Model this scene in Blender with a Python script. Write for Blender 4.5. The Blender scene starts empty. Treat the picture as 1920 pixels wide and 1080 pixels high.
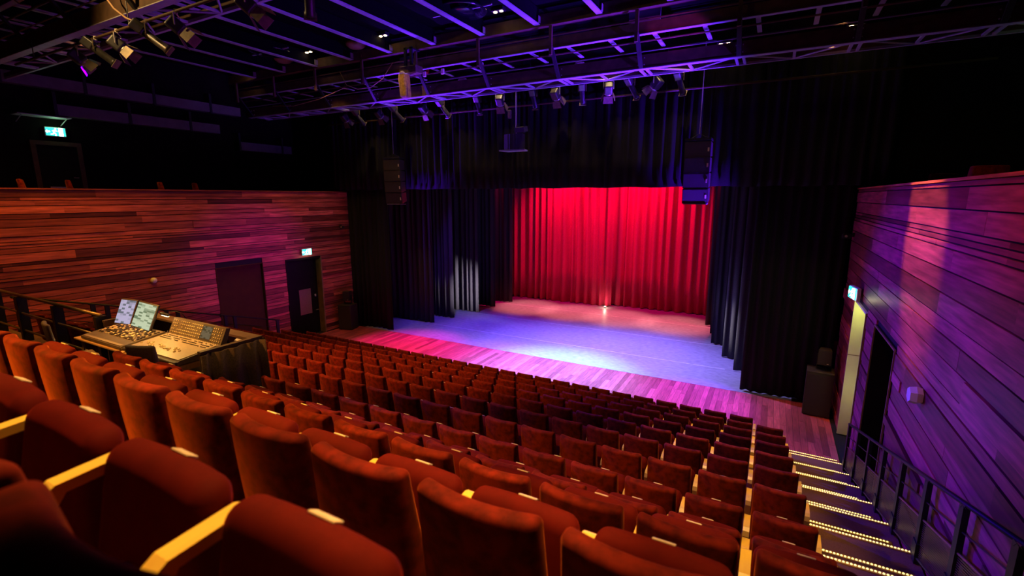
import bpy, math, random
from mathutils import Vector, Matrix, Euler
random.seed(7)
SC = bpy.context.scene
COL = SC.collection
PI = math.pi
R = math.radians

# ------------------------------------------------------------------ camera
cam_d = bpy.data.cameras.new('camera')
cam_d.sensor_width = 36.0
cam_d.lens = 36.0 * 894.6 / 1920.0
cam_d.clip_start = 0.02
cam_d.dof.use_dof = True
cam_d.dof.focus_distance = 9.0
cam_d.dof.aperture_fstop = 2.0
cam = bpy.data.objects.new('camera', cam_d)
cam.location = (0, 0, 5.7)
cam.rotation_euler = (R(90 - 10.835), 0, R(28.55))
COL.objects.link(cam)
SC.camera = cam

# ------------------------------------------------------------------ world, exposure
w = bpy.data.worlds.new('world')
SC.world = w
w.use_nodes = True
w.node_tree.nodes['Background'].inputs[0].default_value = (0.30, 0.16, 0.22, 1)
w.node_tree.nodes['Background'].inputs[1].default_value = 0.0004
SC.view_settings.view_transform = 'Standard'
SC.view_settings.look = 'None'
SC.view_settings.exposure = 0.0
SC.view_settings.gamma = 1.0
SC.view_settings.use_curve_mapping = False

WARM = (1.0, 0.50, 0.14)


def lamp(kind, name, loc, aim, energy, color, size=0.2, angle=60, blend=0.5):
    d = bpy.data.lights.new(name, kind)
    d.energy = energy
    d.color = color
    if kind == 'SPOT':
        d.spot_size = R(angle)
        d.spot_blend = blend
        d.shadow_soft_size = size
    elif kind == 'POINT':
        d.shadow_soft_size = size
    else:
        d.size = size
    o = bpy.data.objects.new(name, d)
    o.location = loc
    if aim is not None:
        o.rotation_euler = (Vector(aim) - Vector(loc)).to_track_quat('-Z', 'Y').to_euler()
    COL.objects.link(o)
    return o


# house lights (warm, at the ceiling downlights and over the rows, plus added aimed spots)
HOUSE = [(-6.8, 11.8, 60), (-10.8, 11.8, 180), (-14.1, 11.8, 200), (-2.6, 11.8, 50), (-5.1, 6.2, 260), (-8.6, 6.6, 380), (-12.1, 6.6, 420)]
for x, y, e in HOUSE:
    lamp('SPOT', 'house_or_added_light', (x, y, 10.0), (x, y + 0.1, 0), e, WARM, 0.08, 100 if x < -8 else 62, 0.8)
for y in (11.0, 8.6, 6.2, 3.8, 1.6):
    lamp('SPOT', 'house_or_added_light', (-0.55, y, 10.0), (-0.45, y, 0), 1200, WARM, 0.06, 27, 0.5)
for x, y, e in [(-3.9, 2.2, 260), (-6.4, 2.6, 300)]:
    lamp('SPOT', 'house_or_added_light', (x, y, 9.9), (x, y - 0.3, 0), e, WARM, 0.10, 46, 0.8)
lamp('SPOT', 'house_or_added_light', (-8.0, -1.0, 10.0), (-4.2, 1.7, 4.4), 5200, (1.0, 0.42, 0.04), 0.08, 36, 0.8)
lamp('SPOT', 'house_or_added_light', (-1.9, 2.6, 9.9), (-1.75, 1.25, 5.0), 1800, WARM, 0.05, 31, 0.3)  # added narrow spot, kept to the nearest armrests
lamp('SPOT', 'house_or_added_light', (0.9, 13.0, 9.9), (0.9, 13.0, 0), 1100, (1.0, 0.42, 0.10), 0.06, 26, 0.5)  # added spot that warms the near forestage floor
lamp('SPOT', 'house_or_added_light', (-10.2, 1.6, 10.0), (-8.3, 7.2, 1.8), 6000, (1.0, 0.34, 0.05), 0.08, 54, 1.0)  # added spot that warms the far-side seat rows
# wall washes: warm along the top of the timber, magenta and violet below
lamp('SPOT', 'wall_wash_light', (-12.6, 5.9, 9.2), (-16.4, 4.2, 4.0), 200, (1, 0.36, 0.02), 0.12, 90, 0.9)
for y, e in ((1.6, 280), (4.6, 380), (7.6, 220), (10.4, 110), (13.2, 100)):
    lamp('SPOT', 'wall_wash_light', (-15.35, y, 8.5), (-16.45, y, 4.6), e, (1, 0.40, 0.01), 0.05, 80, 0.9)
lamp('SPOT', 'wall_wash_light', (-0.4, 9.6, 8.6), (1.8, 8.7, 5.6), 1600, (1, 0.46, 0.02), 0.03, 30, 0.5)
lamp('SPOT', 'wall_wash_light', (-0.6, 4.6, 8.6), (1.8, 7.2, 5.4), 160, (1, 0.20, 0.02), 0.03, 56, 0.6)
lamp('SPOT', 'wall_wash_light', (1.0, 12.6, 7.2), (-16.4, 10.7, 3.0), 4600, (0.55, 0.0, 1.0), 0.10, 19, 0.9)
lamp('SPOT', 'wall_wash_light', (1.0, 12.0, 7.3), (-16.4, 11.5, 4.0), 1600, (0.12, 0.0, 1.0), 0.10, 11, 0.9)
lamp('SPOT', 'wall_wash_light', (-13.5, 12.8, 8.4), (1.8, 9.0, 2.0), 14000, (0.035, 0.0, 1.0), 0.10, 33, 0.6)
lamp('SPOT', 'wall_wash_light', (-12.5, 4.8, 8.2), (1.8, 6.2, 2.8), 3800, (0.05, 0.0, 1.0), 0.10, 38, 0.8)
lamp('SPOT', 'wall_wash_light', (-11.5, 8.0, 8.6), (1.8, 12.6, 3.6), 120, (1.0, 0.0, 0.06), 0.10, 44, 0.9)
# stage washes from the bars above the stage
for x, e in ((-12.2, 2600), (-9.8, 4200), (-7.4, 5200), (-5.0, 5600), (-3.3, 4600)):
    lamp('SPOT', 'stage_light', (x, 16.8, 8.8), (x, 17.1, 0), e, (0.13, 0.045, 1.0), 0.12, 46, 0.75)
lamp('SPOT', 'stage_light', (-4.8, 16.4, 8.6), (-4.5, 15.5, 0), 8600, (0.40, 0.34, 1.0), 0.10, 84, 1.0)
lamp('SPOT', 'stage_light', (-6.0, 16.0, 8.7), (-6.0, 13.5, 0), 44000, (0.09, 0.27, 1.0), 0.10, 46, 1.0)
lamp('SPOT', 'stage_light', (-9.0, 16.0, 8.7), (-8.6, 13.8, 0), 13000, (0.26, 0.05, 1.0), 0.10, 36, 1.0)
lamp('SPOT', 'stage_light', (-11.4, 16.0, 8.6), (-12.0, 13.7, 0), 6500, (1.0, 0.0, 0.62), 0.10, 36, 0.9)
lamp('SPOT', 'stage_light', (-2.6, 16.0, 8.6), (-1.7, 13.7, 0), 14000, (0.16, 0.0, 1.0), 0.10, 26, 0.8)
# red wash on the back curtain
for x in (-12.9, -9.4, -5.6, -1.9):
    lamp('SPOT', 'curtain_light', (x, 22.3, 8.6), (x, 24.0, 4.9), 2100, (1.0, 0.0, 0.17), 0.03, 96, 0.9)
for x in (-11.0, -8.5, -6.0, -3.5):
    lamp('SPOT', 'curtain_light', (x, 23.2, 8.4), (x, 21.9, 0), 4600, (1.0, 0.26, 0.26), 0.10, 28, 0.8)
lamp('SPOT', 'curtain_light', (-4.1, 20.9, 8.7), (-4.1, 21.0, 0), 520, (1.0, 0.5, 0.25), 0.06, 18, 0.9)
# added unseen white side spots that grey the foot of the wing curtains
lamp('SPOT', 'stage_light', (0.3, 15.7, 0.8), (-13.0, 19.2, 1.2), 46000, (0.85, 0.76, 1.0), 0.08, 13, 1.0)
lamp('SPOT', 'stage_light', (-15.0, 15.7, 0.8), (-0.9, 17.4, 1.2), 34000, (0.85, 0.82, 1.0), 0.08, 10, 1.0)
# added unseen blue spots at gallery height, raking the catwalk and ceiling steel
lamp('SPOT', 'added_gallery_spot', (2.6, 11.6, 6.1), (-5.0, 12.6, 9.2), 6000, (0.10, 0.02, 1.0), 0.10, 40, 0.9)
lamp('SPOT', 'added_gallery_spot', (-17.4, 11.8, 6.1), (-9.0, 13.0, 9.0), 2600, (0.16, 0.02, 1.0), 0.10, 34, 0.9)
lamp('SPOT', 'added_gallery_spot', (2.6, 8.0, 6.1), (-6.0, 9.6, 10.3), 1700, (0.12, 0.02, 1.0), 0.10, 44, 0.9)
lamp('SPOT', 'added_gallery_spot', (2.6, 4.6, 6.1), (-11.0, 7.0, 10.2), 700, (0.40, 0.02, 1.0), 0.10, 44, 0.9)

lamp('SPOT', 'house_or_added_light', (-10.5, 2.6, 9.9), (-9.2, 4.8, 8.2), 420, (1.0, 0.62, 0.22), 0.06, 110, 0.8)  # added warm spot to bring out the overhead bar's lanterns
for x in (-14.2, -12.2, -10.0, -8.0, -6.0, -4.2, -2.6):
    lamp('SPOT', 'house_or_added_light', (x, 13.80, 10.0), (x, 13.88, 8.0), 190, (1.0, 0.70, 0.34), 0.05, 62, 0.8)  # added row of spots to catch the lantern tops before the border
# added unseen blue spots near the floor, tilted up to colour the rigging
lamp('SPOT', 'added_rigging_spot', (0.95, 14.2, 0.3), (-3.4, 13.3, 8.9), 38000, (0.10, 0.01, 1.0), 0.10, 30, 0.9)
lamp('SPOT', 'added_rigging_spot', (-15.3, 14.2, 0.3), (-10.2, 13.3, 8.9), 20000, (0.12, 0.01, 1.0), 0.10, 30, 0.9)
lamp('SPOT', 'added_rigging_spot', (1.0, 13.6, 0.3), (-6.0, 9.6, 10.2), 13000, (0.10, 0.01, 1.0), 0.10, 46, 0.9)

lamp('SPOT', 'house_or_added_light', (-9.0, 8.5, 9.6), (-10.18, 11.95, 9.0), 420, (1.0, 0.58, 0.16), 0.04, 14, 0.8)  # added tight warm spot on the wrapped projector alone
lamp('SPOT', 'added_gallery_spot', (2.7, 9.0, 6.1), (-3.35, 13.2, 10.2), 2600, (0.62, 0.04, 1.0), 0.06, 9, 0.6)  # added tight violet spot that colours the panel behind the catwalk

# ------------------------------------------------------------------ materials


def new_mat(name):
    m = bpy.data.materials.new(name)
    m.use_nodes = True
    return m, m.node_tree, m.node_tree.nodes['Principled BSDF']


def mat(name, base, rough=0.6, metal=0.0, var=0.25, scale=6.0, bump=0.0, emis=None, estr=0.0, sheen=0.0, sheen_tint=None, stretch=None, rnd=0.0, spec=None, thresh=None):
    m, nt, b = new_mat(name)
    N, L = nt.nodes, nt.links
    b.inputs['Roughness'].default_value = rough
    b.inputs['Metallic'].default_value = metal
    if spec is not None:
        b.inputs['Specular IOR Level'].default_value = spec
    geo = N.new('ShaderNodeNewGeometry')
    vec = geo.outputs['Position']
    oi = N.new('ShaderNodeObjectInfo')
    if rnd:
        mu = N.new('ShaderNodeVectorMath')
        mu.operation = 'MULTIPLY_ADD'
        cb = N.new('ShaderNodeCombineXYZ')
        for k in range(3):
            L.new(oi.outputs['Random'], cb.inputs[k])
        L.new(cb.outputs[0], mu.inputs[0])
        mu.inputs[1].default_value = (31, 17, 23)
        L.new(vec, mu.inputs[2])
        vec = mu.outputs[0]
    if stretch:
        mp = N.new('ShaderNodeVectorMath')
        mp.operation = 'MULTIPLY'
        L.new(vec, mp.inputs[0])
        mp.inputs[1].default_value = stretch
        vec = mp.outputs[0]
    nz = N.new('ShaderNodeTexNoise')
    nz.inputs['Scale'].default_value = scale
    nz.inputs['Detail'].default_value = 4
    L.new(vec, nz.inputs['Vector'])
    cr = N.new('ShaderNodeValToRGB')
    lo, hi = thresh or (0.3, 0.7)
    cr.color_ramp.elements[0].position = lo
    cr.color_ramp.elements[1].position = hi
    cr.color_ramp.elements[0].color = tuple(c * (1 - var) for c in base) + (1,)
    cr.color_ramp.elements[1].color = tuple(min(1, c * (1 + var)) for c in base) + (1,)
    L.new(nz.outputs['Fac'], cr.inputs['Fac'])
    col = cr.outputs['Color']
    if rnd:
        mr = N.new('ShaderNodeMapRange')
        mr.inputs['To Min'].default_value = 1 - rnd
        mr.inputs['To Max'].default_value = 1 + rnd
        L.new(oi.outputs['Random'], mr.inputs['Value'])
        hs = N.new('ShaderNodeHueSaturation')
        L.new(mr.outputs[0], hs.inputs['Value'])
        L.new(col, hs.inputs['Color'])
        col = hs.outputs['Color']
    L.new(col, b.inputs['Base Color'])
    if sheen:
        b.inputs['Sheen Weight'].default_value = sheen
        b.inputs['Sheen Roughness'].default_value = 0.35
        b.inputs['Sheen Tint'].default_value = tuple(sheen_tint or base) + (1,)
    if bump:
        bp = N.new('ShaderNodeBump')
        bp.inputs['Strength'].default_value = bump
        bp.inputs['Distance'].default_value = 0.01
        L.new(nz.outputs['Fac'], bp.inputs['Height'])
        L.new(bp.outputs[0], b.inputs['Normal'])
    if emis:
        b.inputs['Emission Color'].default_value = tuple(emis) + (1,)
        b.inputs['Emission Strength'].default_value = estr
    return m


M = {}
M['velvet'] = mat('red velvet', (0.125, 0.009, 0.003), 0.85, var=0.40, scale=15.0, bump=0.05, spec=0.15, sheen=0.40, sheen_tint=(1.0, 0.22, 0.04), rnd=0.12, thresh=(0.35, 0.62))
M['velvet_front'] = mat('red seat cushion velvet', (0.105, 0.004, 0.0015), 0.85, var=0.12, scale=14, spec=0.15, sheen=0.22, sheen_tint=(1.0, 0.06, 0.015), rnd=0.08)
M['beech'] = mat('varnished pale beech', (1.0, 0.70, 0.12), 0.28, var=0.05, scale=5, stretch=(14, 1, 14), rnd=0.06)
M['plate'] = mat('cream seat number plate', (0.85, 0.72, 0.50), 0.35, var=0.05, scale=30)
M['steel_black'] = mat('black powder coated steel', (0.016, 0.015, 0.016), 0.45, var=0.2, scale=8, bump=0.03, spec=0.3)
M['steel_grey'] = mat('grey painted steel', (0.30, 0.28, 0.30), 0.55, var=0.18, scale=3, bump=0.03)
M['steel_brown'] = mat('brown painted steel', (0.085, 0.046, 0.025), 0.65, var=0.25, scale=5, bump=0.04, spec=0.2)
M['olive_rail'] = mat('olive brass handrail', (0.26, 0.19, 0.07), 0.35, 0.4, var=0.2, scale=9)
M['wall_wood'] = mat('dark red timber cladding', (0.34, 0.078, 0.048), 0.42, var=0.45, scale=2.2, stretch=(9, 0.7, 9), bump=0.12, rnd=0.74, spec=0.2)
M['wall_wood_violet'] = mat('dark red timber cladding, near wall', (0.30, 0.050, 0.078), 0.42, var=0.45, scale=2.2, stretch=(9, 0.7, 9), bump=0.12, rnd=0.62, spec=0.2)  # same wood as the other wall, colour shifted so violet light reads purer
M['floor_wood'] = mat('reddish strip floor', (0.42, 0.072, 0.085), 0.34, var=0.30, scale=3.0, stretch=(10, 1.0, 10), bump=0.05, rnd=0.40)
M['gap'] = mat('black backing board', (0.006, 0.004, 0.004), 0.9, var=0.2, scale=3)
M['carpet'] = mat('dark stair carpet with bead glow tint', (0.17, 0.082, 0.052), 0.95, var=0.35, scale=160, bump=0.4)  # brown tint stands in for the warm glow of the step beads
M['stage_vinyl'] = mat('scuffed grey dance vinyl', (0.27, 0.27, 0.30), 0.42, var=0.28, scale=5.0, stretch=(1.0, 2.0, 1.0), bump=0.05, thresh=(0.25, 0.8))
M['tape'] = mat('white floor tape', (0.62, 0.62, 0.64), 0.5, var=0.2, scale=9)
M['drape'] = mat('black wool stage drape', (0.017, 0.015, 0.016), 0.95, var=0.3, scale=60, bump=0.15, spec=0.1, sheen=0.04, sheen_tint=(0.8, 0.7, 0.8))
M['wing'] = mat('charcoal wool wing drape', (0.045, 0.040, 0.042), 0.95, var=0.3, scale=60, bump=0.15, spec=0.1, sheen=0.04)  # same black drape cloth, colour lightened so side light shows on it
M['red_drape'] = mat('red stage curtain wool', (0.60, 0.012, 0.085), 0.85, var=0.15, scale=30, bump=0.1, sheen=0.3, sheen_tint=(1, 0.2, 0.2))
M['black_wall'] = mat('matt black painted wall', (0.006, 0.004, 0.004), 0.95, var=0.3, scale=2, bump=0.05, spec=0.1)
M['ceil'] = mat('black corrugated ceiling', (0.0025, 0.002, 0.0025), 0.9, var=0.3, scale=2, spec=0.05, stretch=(0.4, 26, 1), bump=0.6)
M['door_black'] = mat('black painted door', (0.009, 0.007, 0.005), 0.7, var=0.2, scale=4, spec=0.12)
M['brown_panel'] = mat('dark brown painted panel', (0.052, 0.028, 0.003), 0.7, var=0.15, scale=4, spec=0.15)
M['pale_door'] = mat('pale green yellow paint', (0.72, 0.70, 0.36), 0.5, var=0.12, scale=1.4)
M['jamb'] = mat('ochre door jamb', (0.24, 0.14, 0.05), 0.55, var=0.3, scale=4)
M['brass_plate'] = mat('dull brass notice plate', (0.30, 0.20, 0.08), 0.4, 0.5, var=0.1, scale=30)
M['speaker'] = mat('black speaker paint', (0.032, 0.024, 0.018), 0.55, var=0.3, scale=60, bump=0.2)
M['grille'] = mat('brown black speaker grille', (0.030, 0.022, 0.016), 0.6, var=0.6, scale=220, bump=0.5)
M['sign_frame'] = mat('white sign housing', (0.7, 0.7, 0.68), 0.4)
M['exit_green'] = mat('lit green exit face', (0.02, 0.4, 0.25), 0.4, var=0.02, emis=(0.02, 0.85, 0.52), estr=3.0)
M['exit_white'] = mat('lit white exit pictogram', (0.9, 0.9, 0.9), 0.4, var=0.02, emis=(0.8, 1.0, 0.95), estr=9.0)
M['bead'] = mat('glowing amber step bead', (0.9, 0.75, 0.3), 0.4, var=0.02, emis=(1.0, 0.74, 0.22), estr=2.2)
M['bead_base'] = mat('amber step profile', (0.55, 0.38, 0.10), 0.45, var=0.1, scale=20)
M['bulb'] = mat('glowing lamp', (1, 0.9, 0.7), 0.4, var=0.02, emis=(1.0, 0.72, 0.32), estr=30)
M['uplight'] = mat('small glowing floor lamp', (1, 0.9, 0.7), 0.4, var=0.02, emis=(1.0, 0.80, 0.45), estr=14)
M['red_led'] = mat('red pilot lamp', (0.6, 0.05, 0.05), 0.4, var=0.02, emis=(1.0, 0.12, 0.08), estr=3.0)
M['violet_led'] = mat('violet lamp', (0.3, 0.05, 0.6), 0.4, var=0.02, emis=(0.5, 0.06, 1.0), estr=2.5)
M['lantern'] = mat('black stage lantern', (0.030, 0.026, 0.022), 0.40, var=0.3, scale=12)
M['barn'] = mat('worn barn door metal', (0.16, 0.115, 0.06), 0.42, 0.3, var=0.3, scale=12)
M['alu'] = mat('bare aluminium', (0.62, 0.56, 0.46), 0.35, 0.7, var=0.1, scale=20)
M['cable'] = mat('tan rubber cable', (0.42, 0.24, 0.11), 0.5, var=0.1, scale=9)
M['cable_black'] = mat('black rubber cable', (0.03, 0.028, 0.03), 0.5, var=0.1, scale=9)
M['bag'] = mat('crumpled ochre cloth', (0.22, 0.12, 0.035), 0.85, var=0.4, scale=14, bump=0.5)
M['booth_black'] = mat('black booth laminate', (0.075, 0.050, 0.030), 0.6, var=0.2, scale=9)
M['table'] = mat('oak laminate table', (0.58, 0.38, 0.15), 0.42, var=0.12, scale=4, stretch=(1, 9, 1))
M['console'] = mat('dark grey console paint', (0.13, 0.105, 0.075), 0.38, var=0.12, scale=14)
M['console_face'] = mat('console face plate', (0.34, 0.27, 0.17), 0.40, 0.2, var=0.12, scale=30)
M['key'] = mat('pale console keys', (0.75, 0.62, 0.36), 0.45, var=0.1, scale=40)
M['key_dark'] = mat('dark console keys', (0.05, 0.04, 0.03), 0.5, var=0.1, scale=40)
M['chair_grey'] = mat('grey chair cloth', (0.24, 0.20, 0.17), 0.85, var=0.2, scale=60, bump=0.2)
M['paper'] = mat('white paper', (0.8, 0.76, 0.66), 0.8, var=0.04, scale=20)
M['purple_panel'] = mat('pale grey duct metal', (0.11, 0.09, 0.10), 0.7, var=0.2, scale=4)
M['red_paint'] = mat('red bottle paint', (0.7, 0.03, 0.02), 0.4, var=0.05)


def screen_mat(name, tint, rows, strength):
    m, nt, b = new_mat(name)
    N, L = nt.nodes, nt.links
    tc = N.new('ShaderNodeTexCoord')
    sp = N.new('ShaderNodeSeparateXYZ')
    L.new(tc.outputs['Generated'], sp.inputs[0])
    def band(src, k, lo, hi):
        mu = N.new('ShaderNodeMath'); mu.operation = 'MULTIPLY'; L.new(src, mu.inputs[0]); mu.inputs[1].default_value = k
        fl_ = N.new('ShaderNodeMath'); fl_.operation = 'FLOOR'; L.new(mu.outputs[0], fl_.inputs[0])
        return fl_.outputs[0]
    cb = N.new('ShaderNodeCombineXYZ')
    L.new(band(sp.outputs['X'], 5.0, 0, 1), cb.inputs[0])
    L.new(band(sp.outputs['Z'], rows * 4.0, 0, 1), cb.inputs[1])
    wn = N.new('ShaderNodeTexWhiteNoise')
    wn.noise_dimensions = '2D'
    L.new(cb.outputs[0], wn.inputs['Vector'])
    cr = N.new('ShaderNodeValToRGB')
    cr.color_ramp.elements[0].position = 0.12
    cr.color_ramp.elements[0].color = (tint[0] * 0.25, tint[1] * 0.35, tint[2] * 0.30, 1)
    cr.color_ramp.elements[1].position = 0.45
    cr.color_ramp.elements[1].color = tuple(tint) + (1,)
    L.new(wn.outputs['Value'], cr.inputs['Fac'])
    L.new(cr.outputs['Color'], b.inputs['Emission Color'])
    b.inputs['Emission Strength'].default_value = strength
    b.inputs['Base Color'].default_value = (0.02, 0.02, 0.02, 1)
    b.inputs['Roughness'].default_value = 0.25
    return m


M['screen_a'] = screen_mat('lit lavender screen', (0.60, 0.55, 0.80), 3.0, 0.75)
M['screen_b'] = screen_mat('lit green white screen', (0.62, 0.74, 0.50), 4.0, 0.80)
M['screen_c'] = screen_mat('dim grey screen', (0.30, 0.26, 0.16), 2.0, 0.35)

# perforated balustrade sheet: fine horizontal wires
def mesh_sheet_mat():
    m, nt, b = new_mat('bronze wire mesh sheet')
    N, L = nt.nodes, nt.links
    b.inputs['Base Color'].default_value = (0.17, 0.115, 0.055, 1)
    b.inputs['Metallic'].default_value = 0.6
    b.inputs['Roughness'].default_value = 0.4
    geo = N.new('ShaderNodeNewGeometry')
    sp = N.new('ShaderNodeSeparateXYZ')
    L.new(geo.outputs['Position'], sp.inputs[0])
    ad = N.new('ShaderNodeMath'); ad.operation = 'MULTIPLY_ADD'
    L.new(sp.outputs['Y'], ad.inputs[0]); ad.inputs[1].default_value = 0.314
    L.new(sp.outputs['Z'], ad.inputs[2])
    mu = N.new('ShaderNodeMath'); mu.operation = 'MULTIPLY'
    L.new(ad.outputs[0], mu.inputs[0]); mu.inputs[1].default_value = 42.0
    fr = N.new('ShaderNodeMath'); fr.operation = 'FRACT'
    L.new(mu.outputs[0], fr.inputs[0])
    gt = N.new('ShaderNodeMath'); gt.operation = 'LESS_THAN'
    L.new(fr.outputs[0], gt.inputs[0]); gt.inputs[1].default_value = 0.5
    tr = N.new('ShaderNodeBsdfTransparent')
    mx = N.new('ShaderNodeMixShader')
    L.new(gt.outputs[0], mx.inputs[0])
    L.new(tr.outputs[0], mx.inputs[1])
    L.new(b.outputs[0], mx.inputs[2])
    L.new(mx.outputs[0], N['Material Output'].inputs['Surface'])
    return m


M['mesh_sheet'] = mesh_sheet_mat()

# ------------------------------------------------------------------ mesh helpers


class MB:
    def __init__(self):
        self.v, self.f = [], []

    def add(self, v, f):
        n = len(self.v)
        self.v += [tuple(p) for p in v]
        self.f += [tuple(i + n for i in q) for q in f]
        return self

    def box(self, x0, x1, y0, y1, z0, z1):
        v = [(x0, y0, z0), (x1, y0, z0), (x1, y1, z0), (x0, y1, z0), (x0, y0, z1), (x1, y0, z1), (x1, y1, z1), (x0, y1, z1)]
        return self.add(v, [(0, 3, 2, 1), (4, 5, 6, 7), (0, 1, 5, 4), (1, 2, 6, 5), (2, 3, 7, 6), (3, 0, 4, 7)])

    def cbox(self, c, s, rot=None):
        m = Matrix.Translation(Vector(c)) @ (Euler(rot).to_matrix().to_4x4() if rot else Matrix())
        hx, hy, hz = s[0] / 2, s[1] / 2, s[2] / 2
        t = MB().box(-hx, hx, -hy, hy, -hz, hz)
        return self.add([m @ Vector(p) for p in t.v], t.f)

    def rbox(self, c, s, r=0.02, n=(3, 3, 3), warp=None, rot=None, arc=2):
        h = [a / 2 for a in s]
        r = min(r, min(h) * 0.999)

        def coords(hh, k):
            e = [-hh + r * i / arc for i in range(arc)]
            mid = [-hh + r + (2 * hh - 2 * r) * i / k for i in range(k + 1)]
            return e + mid + [-q for q in reversed(e)]
        C = [coords(h[i], n[i]) for i in range(3)]
        idx, v, f = {}, [], []

        def vid(p):
            key = tuple(round(q, 6) for q in p)
            if key not in idx:
                idx[key] = len(v)
                inner = Vector([max(-h[i] + r, min(h[i] - r, p[i])) for i in range(3)])
                d = Vector(p) - inner
                q = inner + (d.normalized() * r if d.length > 1e-9 else d)
                v.append(q)
            return idx[key]
        for ax in range(3):
            b, c2 = (ax + 1) % 3, (ax + 2) % 3
            for sgn in (-1, 1):
                for i in range(len(C[b]) - 1):
                    for j in range(len(C[c2]) - 1):
                        quad = []
                        for (di, dj) in ((0, 0), (1, 0), (1, 1), (0, 1)):
                            p = [0, 0, 0]
                            p[ax] = sgn * h[ax]
                            p[b] = C[b][i + di]
                            p[c2] = C[c2][j + dj]
                            quad.append(vid(p))
                        f.append(tuple(quad if sgn > 0 else quad[::-1]))
        m = Matrix.Translation(Vector(c)) @ (Euler(rot).to_matrix().to_4x4() if rot else Matrix())
        if warp:
            v = [Vector(warp(*p)) for p in v]
        return self.add([m @ p for p in v], f)

    def tube(self, pts, r, n=6, caps=True, closed=False):
        pts = [Vector(p) for p in pts]
        rings = []
        up = None
        for i, p in enumerate(pts):
            a = pts[i - 1] if i else p
            b = pts[i + 1] if i < len(pts) - 1 else p
            t = (b - a).normalized()
            if up is None:
                up = Vector((0, 0, 1)) if abs(t.z) < 0.9 else Vector((1, 0, 0))
            s = t.cross(up)
            if s.length < 1e-4:
                s = t.cross(Vector((0.3, 0.9, 0.1)))
            s.normalize()
            u = s.cross(t).normalized()
            up = u
            rr = r[i] if isinstance(r, (list, tuple)) else r
            rings.append([p + (s * math.cos(2 * PI * k / n) + u * math.sin(2 * PI * k / n)) * rr for k in range(n)])
        v = [q for ring in rings for q in ring]
        f = []
        for i in range(len(rings) - 1):
            for k in range(n):
                a, b = i * n + k, i * n + (k + 1) % n
                f.append((a, b, b + n, a + n))
        if caps:
            f.append(tuple(range(n - 1, -1, -1)))
            f.append(tuple((len(rings) - 1) * n + k for k in range(n)))
        return self.add(v, f)

    def lathe(self, prof, n=16, c=(0, 0, 0), rot=None):
        m = Matrix.Translation(Vector(c)) @ (Euler(rot).to_matrix().to_4x4() if rot else Matrix())
        v, f = [], []
        for (rr, z) in prof:
            for k in range(n):
                v.append(m @ Vector((rr * math.cos(2 * PI * k / n), rr * math.sin(2 * PI * k / n), z)))
        for i in range(len(prof) - 1):
            for k in range(n):
                a, b = i * n + k, i * n + (k + 1) % n
                f.append((a, b, b + n, a + n))
        f.append(tuple(range(n - 1, -1, -1)))
        f.append(tuple((len(prof) - 1) * n + k for k in range(n)))
        return self.add(v, f)

    def prism(self, poly, axis, a, b):
        """poly in the two other axes (cyclic order), extruded along axis from a to b."""
        n = len(poly)
        v = []
        for t in (a, b):
            for (p, q) in poly:
                w_ = [0, 0, 0]
                w_[axis] = t
                w_[(axis + 1) % 3] = p
                w_[(axis + 2) % 3] = q
                v.append(w_)
        f = [tuple(range(n - 1, -1, -1)), tuple(range(n, 2 * n))]
        for i in range(n):
            j = (i + 1) % n
            f.append((i, j, j + n, i + n))
        return self.add(v, f)

    def mesh(self, name, m, smooth=False):
        me = bpy.data.meshes.new(name)
        me.from_pydata(self.v, [], self.f)
        me.materials.append(m)
        if smooth:
            me.polygons.foreach_set('use_smooth', [True] * len(me.polygons))
        me.update()
        return me

    def obj(self, name, m, parent=None, smooth=False, loc=None):
        o = bpy.data.objects.new(name, self.mesh(name, m, smooth))
        COL.objects.link(o)
        if parent:
            o.parent = parent
        if loc:
            o.location = loc
        return o


def tag(o, label=None, cat=None, group=None, kind=None):
    if label:
        o['label'] = label
    if cat:
        o['category'] = cat
    if group:
        o['group'] = group
    if kind:
        o['kind'] = kind
    return o


def empty(name, loc=(0, 0, 0), rot=(0, 0, 0)):
    o = bpy.data.objects.new(name, None)
    o.location = loc
    o.rotation_euler = rot
    COL.objects.link(o)
    return o


def thing(name, label, cat, loc=(0, 0, 0), rot=(0, 0, 0), group=None):
    return tag(empty(name, loc, rot), label, cat, group)


def copy_tree(o, parent=None):
    c = o.copy()
    COL.objects.link(c)
    if parent is not None:
        c.parent = parent
    for ch in list(o.children):
        copy_tree(ch, c)
    return c


def struct(mb, name, m, parent=None, smooth=False):
    o = mb.obj(name, m, parent, smooth)
    if parent is None:
        o['kind'] = 'structure'
    return o


def unit_box_mesh(name, m, bev=0.0):
    return MB().box(-.5, .5, -.5, .5, -.5, .5).mesh(name, m)


def piece(name, me, c, s, parent):
    o = bpy.data.objects.new(name, me)
    o.location = c
    o.scale = s
    o.parent = parent
    COL.objects.link(o)
    return o


XL, XR = -16.46, 1.82          # faces of the two timber side walls
YT = 14.95                     # line of the house border and the stage edge
ROW_D, ROW_R = 1.0323, 0.3243


def tier_z(k):
    return [0, 1, 2, 3, 4, 5, 6, 7][k] * ROW_R if k < 8 else {8: 2.66, 9: 3.31, 10: 3.92, 11: 4.475}[k]


def back_y(k):
    return 11.393 - ROW_D * k if k < 8 else {8: 3.24, 9: 2.21, 10: 1.17, 11: 0.17}[k]


# ------------------------------------------------------------------ floor, tiers, stairs
fl = struct(MB().box(-19.6, 5.0, -1.5, 25.6, -0.3, -0.02), 'floor', M['gap'])
plank_me = unit_box_mesh('plank', M['floor_wood'])
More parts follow.
